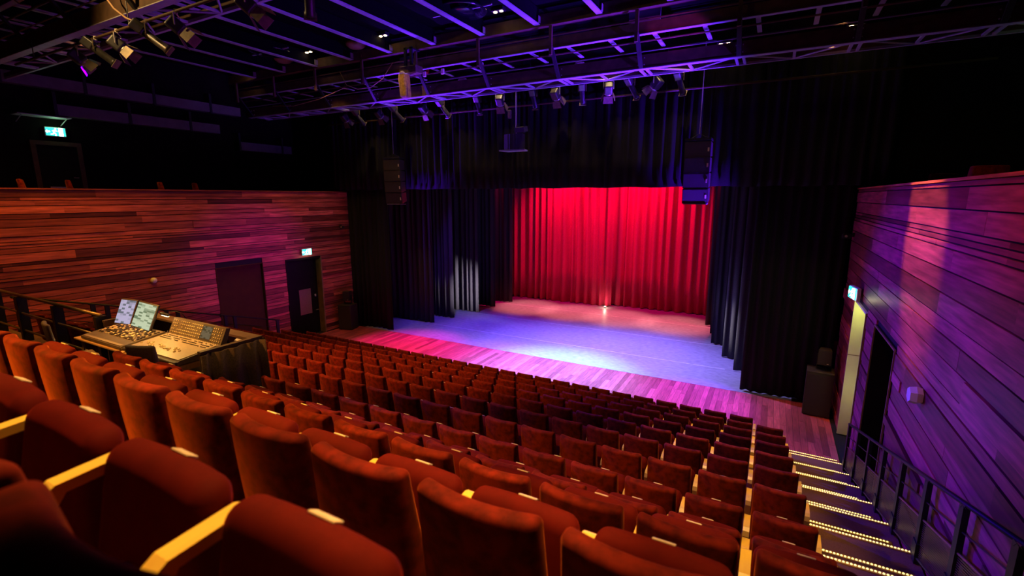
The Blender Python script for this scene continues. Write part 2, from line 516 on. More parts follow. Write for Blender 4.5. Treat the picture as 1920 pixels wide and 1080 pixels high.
# strip floor of the forestage, laid towards the stage
pw = 0.142
cols = []
x = XL + 0.02
while x + pw < XR:
    cols.append(x)
    x += pw
rest = MB()
for x in reversed(cols):
    y = 11.30 + random.uniform(-0.9, 0.0)
    while y < YT - 0.02:
        L_ = random.choice([1.5, 1.9, 2.3, 2.7]) * random.uniform(0.95, 1.05)
        a, b = max(y, 11.3), min(y + L_, YT)
        if YT - b < 0.25:
            b = YT
            L_ = 9
        piece('plank', plank_me, (x + pw / 2, (a + b) / 2, -0.012 + random.uniform(-0.0006, 0.0006)), (pw - 0.004, b - a - 0.004, 0.024), fl)
        y += L_
# dance floor of the stage with its taped seams
st = struct(MB().box(-15.6, 0.9, YT, 24.9, -0.02, 0.003), 'stage_floor', M['stage_vinyl'])
for y in (16.8, 19.45, 22.1):
    MB().box(-13.2, -1.0, y - 0.013, y + 0.013, 0.003, 0.0045).obj('tape_line', M['tape'], st)
struct(MB().box(-19.4, -15.6, YT, 24.9, -0.02, 0.002).box(0.9, 4.8, YT, 24.9, -0.02, 0.002), 'wing_floor', M['black_wall'])

for k in range(1, 12):
    z = tier_z(k)
    yf = back_y(k) + 0.60
    x0, x1 = -15.55, 0.52
    yb = back_y(k + 1) + 0.60 if k < 11 else -1.4
    t = MB()
    if k in (8, 9, 10):
        t.box(-6.62, x1, yb, yf, tier_z(k - 1), z)
    elif k == 11:
        t.box(x0, x1, yb, yf, tier_z(7), z)
    elif k == 7:
        t.box(x0, x1, yb, yf, 0, z)
    else:
        t.box(x0, x1, yb, yf, 0, z)
    struct(t, 'seating_floor', M['carpet'])
# raised floor of the control booth
struct(MB().box(-15.55, -6.62, 0.74, 3.86, 2.27, 2.66).box(-10.4, -6.70, 3.86, 4.46, 2.27, 2.66), 'booth_floor', M['carpet'])

# aisle stairs on both sides: full steps with a half step in front of each
bead = MB()
for k in range(9):
    yn = 11.70 - ROW_D * k
    z = ROW_R * k
    for side in (1, -1):
        xa, xb = (0.53, 1.80) if side > 0 else (-16.45, -15.56)
        s = MB()
        if k:
            s.box(xa, xb, yn - ROW_D, yn, 0, z)
        if k:
            s.box(xa, xb - (0.14 if side > 0 else 0), yn - 0.001, yn + 0.34, z - ROW_R, z - ROW_R / 2)
        else:
            s.box(xa, xb, yn - ROW_D, yn, -0.01, 0.012)
        so = struct(s, 'stair_floor', M['carpet'])
        if side < 0:
            continue
        for half in (0, 1):
            if k == 0 and half:
                ys, zs, xe = yn + 0.13, 0.004, xb - 0.1
            elif half:
                ys, zs, xe = yn + 0.34, z - ROW_R / 2, xb - 0.15
            else:
                ys, zs, xe = yn, z if k else 0.012, xb
            stp = MB().box(xa, xe, ys - 0.052, ys + 0.004, zs, zs + 0.008).box(xa, xe, ys, ys + 0.006, zs - 0.03, zs + 0.008).obj('nosing_strip', M['bead_base'], so)
            bm = MB()
            n = int((xe - xa) / 0.034)
            for i in range(n):
                cx, cy = xa + 0.02 + i * 0.034, ys - 0.024
                r_ = 0.0125
                ring = [(cx + r_ * math.cos(q * PI / 3), cy + r_ * math.sin(q * PI / 3), zs + 0.008) for q in range(6)]
                ring2 = [(cx + r_ * .7 * math.cos(q * PI / 3), cy + r_ * .7 * math.sin(q * PI / 3), zs + 0.017) for q in range(6)]
                bm.add(ring + ring2 + [(cx, cy, zs + 0.021)], [(q, (q + 1) % 6, 6 + (q + 1) % 6, 6 + q) for q in range(6)] + [(6 + q, 6 + (q + 1) % 6, 12) for q in range(6)])
            bo = bm.obj('light_bead', M['bead'], stp)
            bo['kind'] = 'stuff'

# ------------------------------------------------------------------ timber side walls
def clad_wall(name, xface, sgn, openings, y0, y1, seed, heights):
    """sgn +1: boards face +X (the wall on the far side of the hall)."""
    rr = random.Random(seed)
    back = MB()
    ys = sorted({y0, y1} | {o[0] for o in openings} | {o[1] for o in openings})
    xb0, xb1 = (xface - 0.30, xface - 0.045) if sgn > 0 else (xface + 0.045, xface + 0.30)
    for a, b in zip(ys, ys[1:]):
        op = [o for o in openings if o[0] <= a + 1e-6 and o[1] >= b - 1e-6]
        zb = op[0][2] if op else 0.0
        back.box(xb0, xb1, a, b, zb, 5.86)
    wall = struct(back, name, M['gap'])
    me = MB().box(-.5, .5, -.5, .5, -.5, .5).mesh('plank', M['wall_wood' if sgn > 0 else 'wall_wood_violet'])
    z = 0.02
    while z < 5.88:
        h = rr.choice(heights)
        if 5.88 - z < h + 0.06:
            h = 5.88 - z
        y = y0 - rr.uniform(0, 3.2)
        th0 = rr.choice([0.018, 0.024, 0.030, 0.036])
        while y < y1:
            L_ = rr.uniform(1.7, 4.6)
            a, b = max(y, y0), min(y + L_, y1)
            segs = [(a, b)]
            for (oa, ob, oz) in openings:
                if z < oz - 0.01:
                    ns = []
                    for (p, q) in segs:
                        if q <= oa or p >= ob:
                            ns.append((p, q))
                        else:
                            if p < oa:
                                ns.append((p, oa))
                            if q > ob:
                                ns.append((ob, q))
                    segs = ns
            th = th0 + (0.022 if rr.random() < 0.04 else rr.choice([0, 0, 0, 0.002, -0.002]))
            for (p, q) in segs:
                if q - p > 0.05:
                    cx = xface - sgn * 0.045 + sgn * th / 2
                    piece('plank', me, (cx, (p + q) / 2, z + h / 2), (th, q - p - 0.001, h - 0.018), wall)
            y += L_
        z += h
    # capping on top of the balustrade
    MB().box(min(xface - sgn * 0.32, xface + sgn * 0.01), max(xface - sgn * 0.32, xface + sgn * 0.01), y0, y1, 5.88, 5.915).obj('cap_board', M['wall_wood'], wall)
    return wall


D1 = (11.91, 13.59, 3.28)
D2 = (9.25, 10.97, 3.31)
D3 = (11.68, 13.35, 3.37)
D4 = (8.99, 10.73, 3.38)
clad_wall('wall_left', XL, 1, [D2, D1], 0.2, 15.2, 11, [0.075, 0.105, 0.125, 0.14, 0.165, 0.20, 0.23])
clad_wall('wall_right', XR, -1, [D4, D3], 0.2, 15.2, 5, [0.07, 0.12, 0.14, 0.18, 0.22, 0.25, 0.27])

# openings in the far wall
d = tag(empty('door_1', (XL, 11.91, 0)), kind='structure')
MB().box(-0.34, -0.30, 0, 1.68, 0, 3.28).obj('door_leaf', M['door_black'], d)
MB().box(-0.30, 0.012, 1.62, 1.68, 0, 3.28).obj('jamb', M['jamb'], d)
MB().box(-0.30, 0.012, 0.0, 0.05, 0, 3.28).obj('jamb', M['door_black'], d)
MB().box(-0.30, 0.012, 0.05, 1.62, 3.22, 3.28).obj('lintel', M['door_black'], d)
o = MB().cbox((-0.292, 0.98, 1.42), (0.012, 0.56, 1.05)).obj('notice_plate', M['brass_plate'], d)
o['label'] = 'dull brass coloured notice plate'
MB().rbox((-0.27, 1.46, 1.62), (0.06, 0.05, 0.10), 0.012).obj('door_switch', M['sign_frame'], d)
MB().tube([(-0.26, 1.52, 1.0), (-0.22, 1.52, 1.0), (-0.22, 1.40, 1.0)], 0.012).obj('door_handle', M['alu'], d)
d = tag(empty('door_2', (XL, 9.25, 0)), kind='structure')
MB().box(-0.16, -0.10, 0.03, 1.69, 0, 3.29).obj('sliding_panel', M['brown_panel'], d)
MB().box(-0.30, 0.006, 0, 0.03, 0, 3.31).box(-0.30, 0.006, 1.69, 1.72, 0, 3.31).box(-0.30, 0.006, 0.03, 1.69, 3.28, 3.31).obj('door_frame', M['brown_panel'], d)
# openings in the near wall
d = tag(empty('door_3', (XR, 11.68, 0)), kind='structure')
MB().box(0.0, 0.36, 1.63, 1.67, 0, 3.37).obj('jamb', M['pale_door'], d)
MB().box(0.0, 0.36, 0.04, 1.63, 3.33, 3.37).obj('soffit', M['pale_door'], d)
MB().rbox((0.335, 0.835, 1.665), (0.05, 1.58, 3.32), 0.01).obj('door_leaf', M['pale_door'], d)
MB().box(0.0, 0.34, 1.622, 1.63, 2.02, 2.035).obj('panel_joint', M['jamb'], d)
lamp('POINT', 'added_reveal_lamp', (XR + 0.17, 12.75, 3.2), None, 9, (0.92, 1.0, 0.40), 0.06)  # this and the next are added unseen lamps brightening the pale doorway
lamp('POINT', 'added_reveal_lamp', (XR + 0.22, 12.55, 1.2), None, 4, (0.92, 1.0, 0.40), 0.10)
MB().box(-0.012, 0.30, 0.0, 0.04, 0, 3.37).obj('jamb', M['jamb'], d)

d = tag(empty('door_4', (XR, 8.99, 0)), kind='structure')
MB().box(0.42, 0.48, 0, 1.74, 0, 3.38).obj('door_leaf', M['door_black'], d)
MB().box(0.01, 0.42, 0, 0.03, 0, 3.38).box(0.01, 0.42, 1.71, 1.74, 0, 3.38).box(0.01, 0.42, 0.03, 1.71, 3.35, 3.38).obj('reveal', M['door_black'], d)
MB().box(-0.012, 0.01, 0, 0.025, 0, 3.38).box(-0.012, 0.01, 1.715, 1.74, 0, 3.38).box(-0.012, 0.01, 0.025, 1.715, 3.355, 3.38).obj('door_frame', M['jamb'], d)

# ------------------------------------------------------------------ galleries, black outer shell, ceiling
struct(MB().box(-19.6, XL - 0.3, 0.2, 15.2, 5.18, 5.38), 'gallery_floor', M['carpet'])
struct(MB().box(XR + 0.3, 5.0, 0.2, 15.2, 5.18, 5.38), 'gallery_floor', M['carpet'])
struct(MB().box(-19.7, -19.4, -1.5, 25.6, -0.3, 11.4), 'wall_left_outer', M['black_wall'])
struct(MB().box(4.8, 5.1, -1.5, 25.6, -0.3, 11.4), 'wall_right_outer', M['black_wall'])
struct(MB().box(-19.7, 5.1, 25.3, 25.6, -0.3, 11.4), 'wall_front', M['black_wall'])
struct(MB().box(-19.7, 5.1, -1.8, -1.5, -0.3, 11.4), 'wall_back', M['black_wall'])
ce = struct(MB().box(-19.7, 5.1, -1.8, 25.6, 10.55, 10.8), 'ceiling', M['ceil'])
# door on the far gallery
d = tag(empty('door_5', (-19.4, 6.0, 5.38)), kind='structure')
MB().box(0.0, 0.05, 0.12, 1.08, 0, 1.84).obj('door_leaf', M['door_black'], d)
MB().box(0.0, 0.09, 0, 0.12, 0, 1.96).box(0, 0.09, 1.08, 1.20, 0, 1.96).box(0, 0.09, 0.12, 1.08, 1.84, 1.96).obj('door_frame', M['steel_brown'], d)
MB().tube([(0.06, 1.0, 0.9), (0.11, 1.0, 0.9), (0.11, 0.88, 0.9)], 0.012).obj('door_handle', M['alu'], d)
MB().box(0.05, 0.056, 0.30, 0.75, 0.58, 0.62).obj('push_bar', M['alu'], d)
d = tag(empty('door_6', (4.8, 13.6, 5.38)), kind='structure')
MB().box(-0.05, 0.0, 0.12, 1.08, 0, 1.84).obj('door_leaf', M['door_black'], d)
MB().box(-0.09, 0.0, 0, 0.12, 0, 1.96).box(-0.09, 0.0, 1.08, 1.20, 0, 1.96).box(-0.09, 0, 0.12, 1.08, 1.84, 1.96).obj('door_frame', M['steel_brown'], d)

# ------------------------------------------------------------------ drapes
def pleats(x0, x1, z0, z1, seed, period=0.30, amp=0.075, step=0.035, nz=5, thick=0.012, fan=0.35, hang=None):
    rr = random.Random(seed)
    n = max(8, int((x1 - x0) / step))
    ph, ks = 0.0, []
    xs = [x0 + (x1 - x0) * i / n for i in range(n + 1)]
    cur, base, a2 = rr.uniform(0, 6), [], []
    loc_p = period
    t = 0
    for i in range(n + 1):
        if t <= 0:
            loc_p = period * rr.uniform(0.65, 1.5)
            t = loc_p
            am = amp * rr.uniform(0.55, 1.2)
        t -= (x1 - x0) / n
        cur += 2 * PI * ((x1 - x0) / n) / loc_p
        base.append(cur)
        a2.append(am)
    for _ in range(3):
        a2 = [(a2[max(0, i - 1)] + a2[i] + a2[min(n, i + 1)]) / 3 for i in range(n + 1)]
    v, f = [], []
    for side in (0, 1):
        for j in range(nz + 1):
            q = j / nz
            z = z0 + (z1 - z0) * q
            for i in range(n + 1):
                s = math.sin(base[i])
                s = math.copysign(abs(s) ** 0.75, s)
                y = a2[i] * s * (1 - fan * q) + 0.02 * math.sin(base[i] * 0.37 + 2 * q)
                zz = z + (0.012 * math.sin(base[i] * 0.21) if j == 0 else 0)
                v.append((xs[i], y + (thick if side else 0), zz))
    W = n + 1
    H = (nz + 1) * W
    for j in range(nz):
        for i in range(n):
            a = j * W + i
            f.append((a, a + 1, a + 1 + W, a + W))
            f.append((H + a, H + a + W, H + a + 1 + W, H + a + 1))
    for i in range(n):
        f.append((i, H + i, H + i + 1, i + 1))
        a = nz * W + i
        f.append((a, a + 1, H + a + 1, H + a))
    for j in range(nz):
        a, b = j * W, j * W + n
        f.append((a, a + W, H + a + W, H + a))
        f.append((b, H + b, H + b + W, b + W))
    return MB().add(v, f)


def drape(name, label, cat, x0, x1, y, z0, z1, seed, m, group=None, **kw):
    t = thing(name, label, cat, ((x0 + x1) / 2, y, 0), group=group)
    cx = (x0 + x1) / 2
    pleats(x0 - cx, x1 - cx, z0, z1, seed, **kw).obj('cloth', m, t, smooth=True)
    MB().tube([(x0 - cx, 0, z1), (x1 - cx, 0, z1)], 0.025).obj('hanging_pipe', M['steel_black'], t)
    return t


drape('stage_curtain', 'red back curtain half with the overlapping edge, beside the dark wing drapes', 'curtain', -13.6, -7.16, 24.0, 0.03, 8.2, 1, M['red_drape'], period=0.42, amp=0.15, fan=0.05, step=0.025)
drape('stage_curtain', 'red back curtain half nearer the steel line array with blue underside', 'curtain', -7.36, -1.2, 24.40, 0.03, 8.2, 2, M['red_drape'], period=0.42, amp=0.15, fan=0.05, step=0.025)
names = ['frontmost narrow', 'second', 'third', 'fourth', 'rearmost']
for i, (xe, y) in enumerate([(-13.27, 16.9), (-13.0, 18.05), (-12.6, 19.6), (-12.45, 21.0), (-12.2, 22.4)]):
    drape('wing_drape', 'black pleated wing drape on the far side of the stage, %s one from the forestage' % ['first', 'second', 'third', 'fourth', 'fifth'][i], 'curtain', xe - 2.6 - 0.2 * i, xe, y, 0.03, 9.4, 20 + i, M['wing'], period=0.26, amp=0.06)
for i, (xe, y) in enumerate([(-0.75, 16.75), (-1.22, 18.05), (-1.75, 19.6), (-1.95, 21.0), (-2.3, 22.4)]):
    drape('wing_drape', 'black pleated wing drape on the near side of the stage, %s one from the forestage' % ['first', 'second', 'third', 'fourth', 'fifth'][i], 'curtain', xe, xe + 2.4, y, 0.03, 9.4, 40 + i, M['wing'], period=0.26, amp=0.06)
drape('house_drape', 'tall black drape framing the stage beside the far timber wall', 'curtain', XL + 0.08, -14.06, YT + 0.14, 0.03, 9.4, 60, M['drape'], period=0.24, amp=0.055)
drape('house_drape', 'tall black drape framing the stage behind the big floor speaker', 'curtain', -0.45, XR - 0.08, YT + 0.14, 0.03, 9.4, 61, M['drape'], period=0.24, amp=0.055)
drape('border_drape', 'wide black pleated border drape hanging above the stage opening', 'curtain', -16.9, 2.4, YT - 0.06, 5.98, 9.3, 62, M['drape'], period=0.28, amp=0.05, nz=4)
# black masking beside the border, closing the gallery ends
struct(MB().box(-19.4, -16.9, YT, YT + 0.1, 0, 10.55).box(2.4, 4.8, YT, YT + 0.1, 0, 10.55).box(-16.9, 2.4, YT + 0.3, YT + 0.4, 9.2, 10.55), 'wall_masking', M['black_wall'])
t = thing('floor_uplight', 'tiny bright floor lamp at the foot of the red curtain gap', 'lamp', (-7.33, 23.62, 0))
MB().lathe([(0.05, 0), (0.06, 0.03), (0.045, 0.06)], 12).obj('housing', M['steel_black'], t, True)
MB().lathe([(0.04, 0.06), (0.045, 0.08), (0.02, 0.105)], 12).obj('lens', M['uplight'], t, True)
lamp('POINT', 'uplight_lamp', (-7.33, 23.58, 0.22), None, 7, (1.0, 0.82, 0.55), 0.03)

# ------------------------------------------------------------------ seats
def seat_proto():
    t = empty('theatre_seat')

    def warp_back(x, y, z):
        q = (z + 0.33) / 0.66                      # 0 at the bottom, 1 at the top
        lean = 0.10 * max(0.0, 1 - q) ** 1.2
        thick = 1.0 + 1.1 * max(0.0, 1 - q)
        yy = 0.050 + lean + y * thick + 0.75 * (x * x - 0.048)
        zz = z - 0.06 * x * x * q
        return (x * (1.0 + 0.02 * (1 - q)), yy, zz + 0.444)
    MB().rbox((0, 0, 0), (0.48, 0.08, 0.66), 0.030, (6, 1, 5), warp_back, arc=3).obj('backrest', M['velvet'], t, True)

    def warp_seat(x, y, z):
        q = (z + 0.21) / 0.42
        return (x, 0.335 + 0.085 * q + y * (1 - 0.18 * q) - 0.25 * x * x * q, z + 0.312)
    c = MB().rbox((0, 0, 0), (0.49, 0.13, 0.45), 0.055, (5, 1, 4), warp_seat, arc=3).obj('seat_cushion', M['velvet_front'], t, True)
    p = MB().rbox((0, 0.4535, 0.5305), (0.085, 0.030, 0.008), 0.003, (1, 1, 1), arc=1, rot=(R(-33), 0, 0)).obj('number_plate', M['plate'], c)
    p['label'] = 'small cream number plate'
    arm = MB()
    prof = [(0.215, 0.08), (0.205, 0.40), (0.222, 0.445), (0.255, 0.466), (0.43, 0.478), (0.452, 0.468), (0.452, 0.450), (0.43, 0.446), (0.275, 0.436), (0.25, 0.40), (0.26, 0.08)]
    arm.prism([(a, b) for a, b in prof], 0, -0.3050, -0.2515)
    a = arm.obj('armrest', M['beech'], t)
    a['label'] = 'pale wooden armrest'
    MB().box(-0.17, 0.17, 0.20, 0.30, 0.0, 0.14).box(-0.05, 0.05, 0.18, 0.34, 0.10, 0.28).obj('pedestal', M['steel_black'], t)
    return t


ORD = ['first', 'second', 'third', 'fourth', 'fifth', 'sixth', 'seventh', 'eighth', 'ninth', 'tenth', 'eleventh', 'twelfth', 'thirteenth', 'fourteenth', 'fifteenth', 'sixteenth', 'seventeenth', 'eighteenth', 'nineteenth', 'twentieth',
       'twenty-first', 'twenty-second', 'twenty-third', 'twenty-fourth', 'twenty-fifth', 'twenty-sixth', 'twenty-seventh', 'twenty-eighth', 'twenty-ninth', 'thirtieth']
ROWN = ['front row', 'second row', 'third row', 'fourth row', 'fifth row', 'sixth row', 'seventh row', 'eighth row', 'ninth row', 'tenth row', 'eleventh row', 'last row']
seat0 = seat_proto()
seat0['category'] = 'seat'
seat0['group'] = 'red velvet theatre seats'
end_arm = bpy.data.meshes.new_from_object(bpy.data.objects['armrest'])
for vtx in end_arm.vertices:
    vtx.co.x += 0.556
ROWS = {0: list(range(1, 28)), 7: list(range(0, 13)) + list(range(20, 28)), 8: list(range(0, 12)), 9: list(range(0, 12)), 10: list(range(0, 11)), 11: list(range(0, 7))}
first = True
ends = []
for k in range(12):
    cs = ROWS.get(k, list(range(0, 28)))
    for c in cs:
        s = seat0 if first else copy_tree(seat0)
        first = False
        s.location = (0.0735 - 0.5563 * c + 0.235, back_y(k), tier_z(k) + (0.0 if k < 8 else 0.006))
        s.rotation_euler = (0, 0, R(random.uniform(-0.2, 0.2)))
        if k == 7 and c > 12:
            pos = '%s from the far railed aisle' % ORD[27 - c]
        elif c <= 13 or k > 7:
            pos = '%s from the lit stair aisle' % ORD[c - cs[0]]
        else:
            pos = '%s from the far railed aisle' % ORD[27 - c]
        s['label'] = 'red velvet tip-up seat, %s, in the %s' % (pos, ROWN[k])
        if c == cs[0]:
            ends.append(s)
for nm, x, y in [('nearest the gallery door', -17.3, 5.0), ('beside the gallery door post', -17.3, 5.98), ('second one on from the gallery door', -17.3, 8.25), ('farthest from the gallery door', -17.3, 9.3), ('above the purple lit timber wall', 2.75, 9.7), ('deepest on the gallery above the purple wall', 2.9, 12.6)]:
    s = copy_tree(seat0)
    s.location = (x, y, 5.38)
    s.rotation_euler = (0, 0, R(-20 if x < 0 else 15))
    s['label'] = 'red gallery seat just showing over the parapet, %s' % nm
    s['group'] = 'red gallery seats'

for s in ends:
    e = bpy.data.objects.new('armrest', end_arm)
    e['label'] = 'pale wooden armrest'
    e.parent = s
    COL.objects.link(e)

# ------------------------------------------------------------------ railings
def stair_rail(name, label, x, ylist, zfun, sgn, mesh=True):
    t = thing(name, label, 'railing', (x, ylist[0], 0))
    y0 = ylist[0]
    top = []
    for y in ylist:
        zt = zfun(y)
        p = MB()
        p.cbox((0, y - y0, zt - 0.52), (0.05, 0.10, 1.02))
        p.tube([(0, y - y0 + 0.02, zt - 0.05), (0, y - y0 - 0.02, zt + 0.0), (0, y - y0 - 0.08, zt + 0.012)], 0.028)
        p.cbox((0, y - y0, zt - 0.85), (0.07, 0.14, 0.16))
        p.obj('post', M['steel_black'], t)
        top.append((0, y - y0, zt))
    a, b = ylist[0], ylist[-1]
    MB().tube([(0, 0.1, zfun(a + 0.1)), (0, b - y0 - 0.1, zfun(b - 0.1))], 0.024, 8).obj('handrail', M['steel_black'], t, True)
    MB().tube([(0, 0, zfun(a) - 0.27), (0, b - y0, zfun(b) - 0.27)], 0.008).obj('rail_wire', M['steel_black'], t)
    for p, q in zip(ylist, ylist[1:]):
        if not mesh:
            MB().tube([(0, p - y0, zfun(p) - 0.5), (0, q - y0, zfun(q) - 0.5)], 0.012).obj('rail_bar', M['steel_black'], t)
            continue
        p2, q2 = p - 0.05 if q < p else p + 0.05, q + 0.05 if q < p else q - 0.05
        P = lambda y, dz: (0, y - y0, zfun(y) + dz)
        MB().add([P(p2, -0.96), P(q2, -0.96), P(q2, -0.50), P(p2, -0.50), *[(0.004, a_[1], a_[2]) for a_ in (P(p2, -0.96), P(q2, -0.96), P(q2, -0.50), P(p2, -0.50))]],
                 [(0, 1, 2, 3), (7, 6, 5, 4), (0, 4, 5, 1), (1, 5, 6, 2), (2, 6, 7, 3), (3, 7, 4, 0)]).obj('mesh_panel', M['mesh_sheet'], t)
        MB().tube([P(p2, -0.49), P(q2, -0.49)], 0.013).obj('panel_rail', M['olive_rail'], t)
        MB().tube([P(p2, -0.97), P(q2, -0.97)], 0.016).obj('panel_foot', M['steel_black'], t)
    return t


zf_r = lambda y: 1.10 + 0.3140 * (11.31 - y)
stair_rail('stair_railing', 'black stair railing with bronze mesh panels along the purple timber wall', 1.755, [11.31 - 0.991 * i for i in range(10)], zf_r, 1)
zf_l = lambda y: 1.28 + 0.313 * (10.74 - y)
stair_rail('stair_railing', 'thin dark stair railing along the far timber wall behind the booth', -15.60, [10.74, 9.2, 8.9, 7.5, 7.2, 5.8, 5.5, 4.1], zf_l, -1, mesh=False)
t = thing('booth_railing', 'sturdy dark railing with olive top rail, behind the seats next to the booth', 'railing', (-10.29, 3.70, 2.66))
for x in (0, -1.78, -3.56, -5.0):
    MB().cbox((x, 0, 0.48), (0.10, 0.16, 0.98)).obj('post', M['steel_black'], t)
MB().tube([(0.03, 0, 0.99), (-5.03, 0, 0.99)], 0.032, 8).obj('top_rail', M['olive_rail'], t, True)
for z in (0.62, 0.24):
    MB().tube([(0, -0.03, z), (-5.0, -0.03, z)], 0.022, 8).obj('rail_bar', M['olive_rail'], t, True)
# ------------------------------------------------------------------ control booth
BX0, BX1, BY0, BY1, BZ = -10.14, -6.86, 3.50, 4.40, 2.66
t = thing('booth_surround', 'black booth wall with flat rim and pleated skirt around the control desks', 'booth', (BX1, BY1, BZ))
W_ = BX1 - BX0
MB().box(-W_ - 0.02, 0.02, -0.16, 0.03, 0.88, 0.915).obj('front_rim', M['booth_black'], t)
MB().box(-0.05, 0.03, BY0 - BY1, -0.16, 0.88, 0.915).obj('side_rim', M['booth_black'], t)
MB().box(-W_ - 0.03, -W_ + 0.05, -0.72, -0.16, 0.88, 0.915).obj('side_rim', M['booth_black'], t)
MB().box(-W_, 0, -0.02, 0.0, 0.0, 0.88).obj('front_panel', M['booth_black'], t)
MB().box(-0.02, 0.0, BY0 - BY1, -0.02, 0.0, 0.88).obj('side_panel', M['booth_black'], t)
MB().box(-W_, -W_ + 0.02, -0.72, -0.02, 0.0, 0.88).obj('side_panel', M['booth_black'], t)
sk = pleats(0, 0.95, -0.36, 0.875, 80, period=0.19, amp=0.055, step=0.012, nz=3)
sk.v = [(0.065 + p[1] * 0.9 + 0.03 * max(0, (0.875 - p[2]) / 1.2), 0.02 - p[0], p[2]) for p in sk.v]
M['skirt'] = mat('charcoal skirt cloth', (0.10, 0.075, 0.055), 0.95, var=0.3, scale=60, bump=0.15, spec=0.1)
so = sk.obj('skirt_cloth', M['skirt'], t, True)
so['label'] = 'black pleated skirt cloth'
sk = pleats(0, W_, -0.3, 0.875, 81, period=0.20, amp=0.035, step=0.02, nz=3)
sk.v = [(p[0] - W_, 0.05 + p[1], p[2]) for p in sk.v]
sk.obj('skirt_cloth', M['drape'], t, True)
# tables
TZ = 0.74
t = thing('desk_table', 'pale wooden table under the mixing desk, its corner towards the seats', 'table', (-7.78, 3.62, BZ))
MB().rbox((0, -0.02, TZ - 0.016), (1.50, 0.74, 0.032), 0.01, (1, 1, 1)).obj('table_top', M['table'], t)
for sx in (-0.60, 0.60):
    for sy in (-0.33, 0.29):
        MB().tube([(sx, sy, 0), (sx, sy, TZ - 0.03)], 0.022, 8).obj('leg', M['olive_rail'], t, True)
MB().box(-0.73, 0.73, -0.345, -0.33, TZ - 0.09, TZ - 0.032).box(0.715, 0.73, -0.33, 0.29, TZ - 0.09, TZ - 0.032).obj('apron', M['table'], t)
t = thing('desk_table', 'pale wooden table under the two-screen lighting desk', 'table', (-9.33, 3.62, BZ))
MB().rbox((0, -0.02, TZ - 0.016), (1.50, 0.74, 0.032), 0.01, (1, 1, 1)).obj('table_top', M['table'], t)
for sx in (-0.60, 0.60):
    for sy in (-0.33, 0.29):
        MB().tube([(sx, sy, 0), (sx, sy, TZ - 0.03)], 0.022, 8).obj('leg', M['olive_rail'], t, True)
# mixing desk
DZ = BZ + TZ
t = thing('mixing_desk', 'wide sound mixing desk with a raised meter panel of knobs', 'mixer', (-7.72, 3.66, DZ))
MB().prism([(-0.38, 0.015), (0.22, 0.015), (0.22, 0.14), (-0.34, 0.075), (-0.38, 0.055)], 0, -0.72, 0.70).obj('chassis', M['console'], t)
MB().prism([(-0.345, 0.078), (0.205, 0.140), (0.205, 0.146), (-0.345, 0.084)], 0, -0.69, 0.67).obj('fader_panel', M['console_face'], t)
MB().prism([(0.205, 0.10), (0.30, 0.10), (0.40, 0.36), (0.34, 0.375)], 0, -0.72, 0.70).obj('meter_bridge', M['console'], t)
slope = lambda y: 0.084 + (y + 0.345) * (0.062 / 0.55)
fd = MB()
for i in range(24):
    xx = -0.62 + i * 0.042
    yy = -0.17 + random.uniform(-0.05, 0.05)
    fd.cbox((xx, yy, slope(yy) + 0.010), (0.016, 0.030, 0.016))
o = fd.obj('fader_knob', M['key'], t)
o['kind'] = 'stuff'
kd = MB()
for i in range(34):
    for j in range(3):
        xx, yy = -0.62 + i * 0.037, 0.06 + j * 0.05
        if random.random() < 0.8:
            kd.cbox((xx, yy, slope(yy) + 0.006), (0.015, 0.014, 0.010))
o = kd.obj('desk_key', M['key_dark'], t)
o['kind'] = 'stuff'
mbk = MB()
mbm = lambda u, v_, d_=0.0: (u, 0.2075 + v_ * 0.137 - d_ * 0.9, 0.102 + v_ * 0.272 + d_ * 0.4)
for i in range(26):
    for j in range(6):
        u = -0.66 + i * 0.052
        if 0.12 < u < 0.42 and j > 0:
            continue
        if random.random() < 0.85:
            c = mbm(u, 0.12 + j * 0.15, 0.006)
            mbk.cbox(c, (0.018, 0.014, 0.014), (R(63), 0, 0))
o = mbk.obj('meter_knob', M['key'], t)
o['kind'] = 'stuff'
MB().cbox(mbm(0.27, 0.58, 0.005), (0.24, 0.19, 0.010), (R(63.3), 0, 0)).obj('desk_screen', M['screen_c'], t)
MB().cbox(mbm(0.27, 0.58, 0.001), (0.29, 0.24, 0.010), (R(63.3), 0, 0)).obj('screen_frame', M['key_dark'], t)
MB().rbox((-0.01, -0.395, 0.045), (1.43, 0.06, 0.055), 0.02, (1, 1, 1)).obj('wrist_rest', M['key_dark'], t, True)
# lighting desk with two screens
t = thing('lighting_desk', 'lighting control desk with two glowing tilted screens and pale key blocks', 'lighting desk', (-9.17, 3.62, DZ))
MB().prism([(-0.36, 0.012), (0.26, 0.012), (0.26, 0.14), (-0.30, 0.065), (-0.36, 0.05)], 0, -0.70, 0.62).obj('chassis', M['console'], t)
sl2 = lambda y: 0.065 + (y + 0.30) * 0.134 + 0.004
kd, kl = MB(), MB()
for i in range(30):
    for j in range(9):
        xx, yy = -0.62 + i * 0.041, -0.14 + j * 0.042
        if random.random() < 0.25:
            continue
        (kl if (random.random() < 0.35 or (i % 15 in (3, 4, 5) and j in (3, 4))) else kd).cbox((xx, yy, sl2(yy) + 0.005), (0.028, 0.026, 0.014), (R(7.6), 0, 0))
o = kd.obj('desk_key', M['key_dark'], t)
o['kind'] = 'stuff'
o = kl.obj('pale_key', M['key'], t)
o['kind'] = 'stuff'
MB().box(-0.66, 0.58, -0.345, -0.17, 0.058, 0.066).obj('palm_rest', M['console_face'], t)
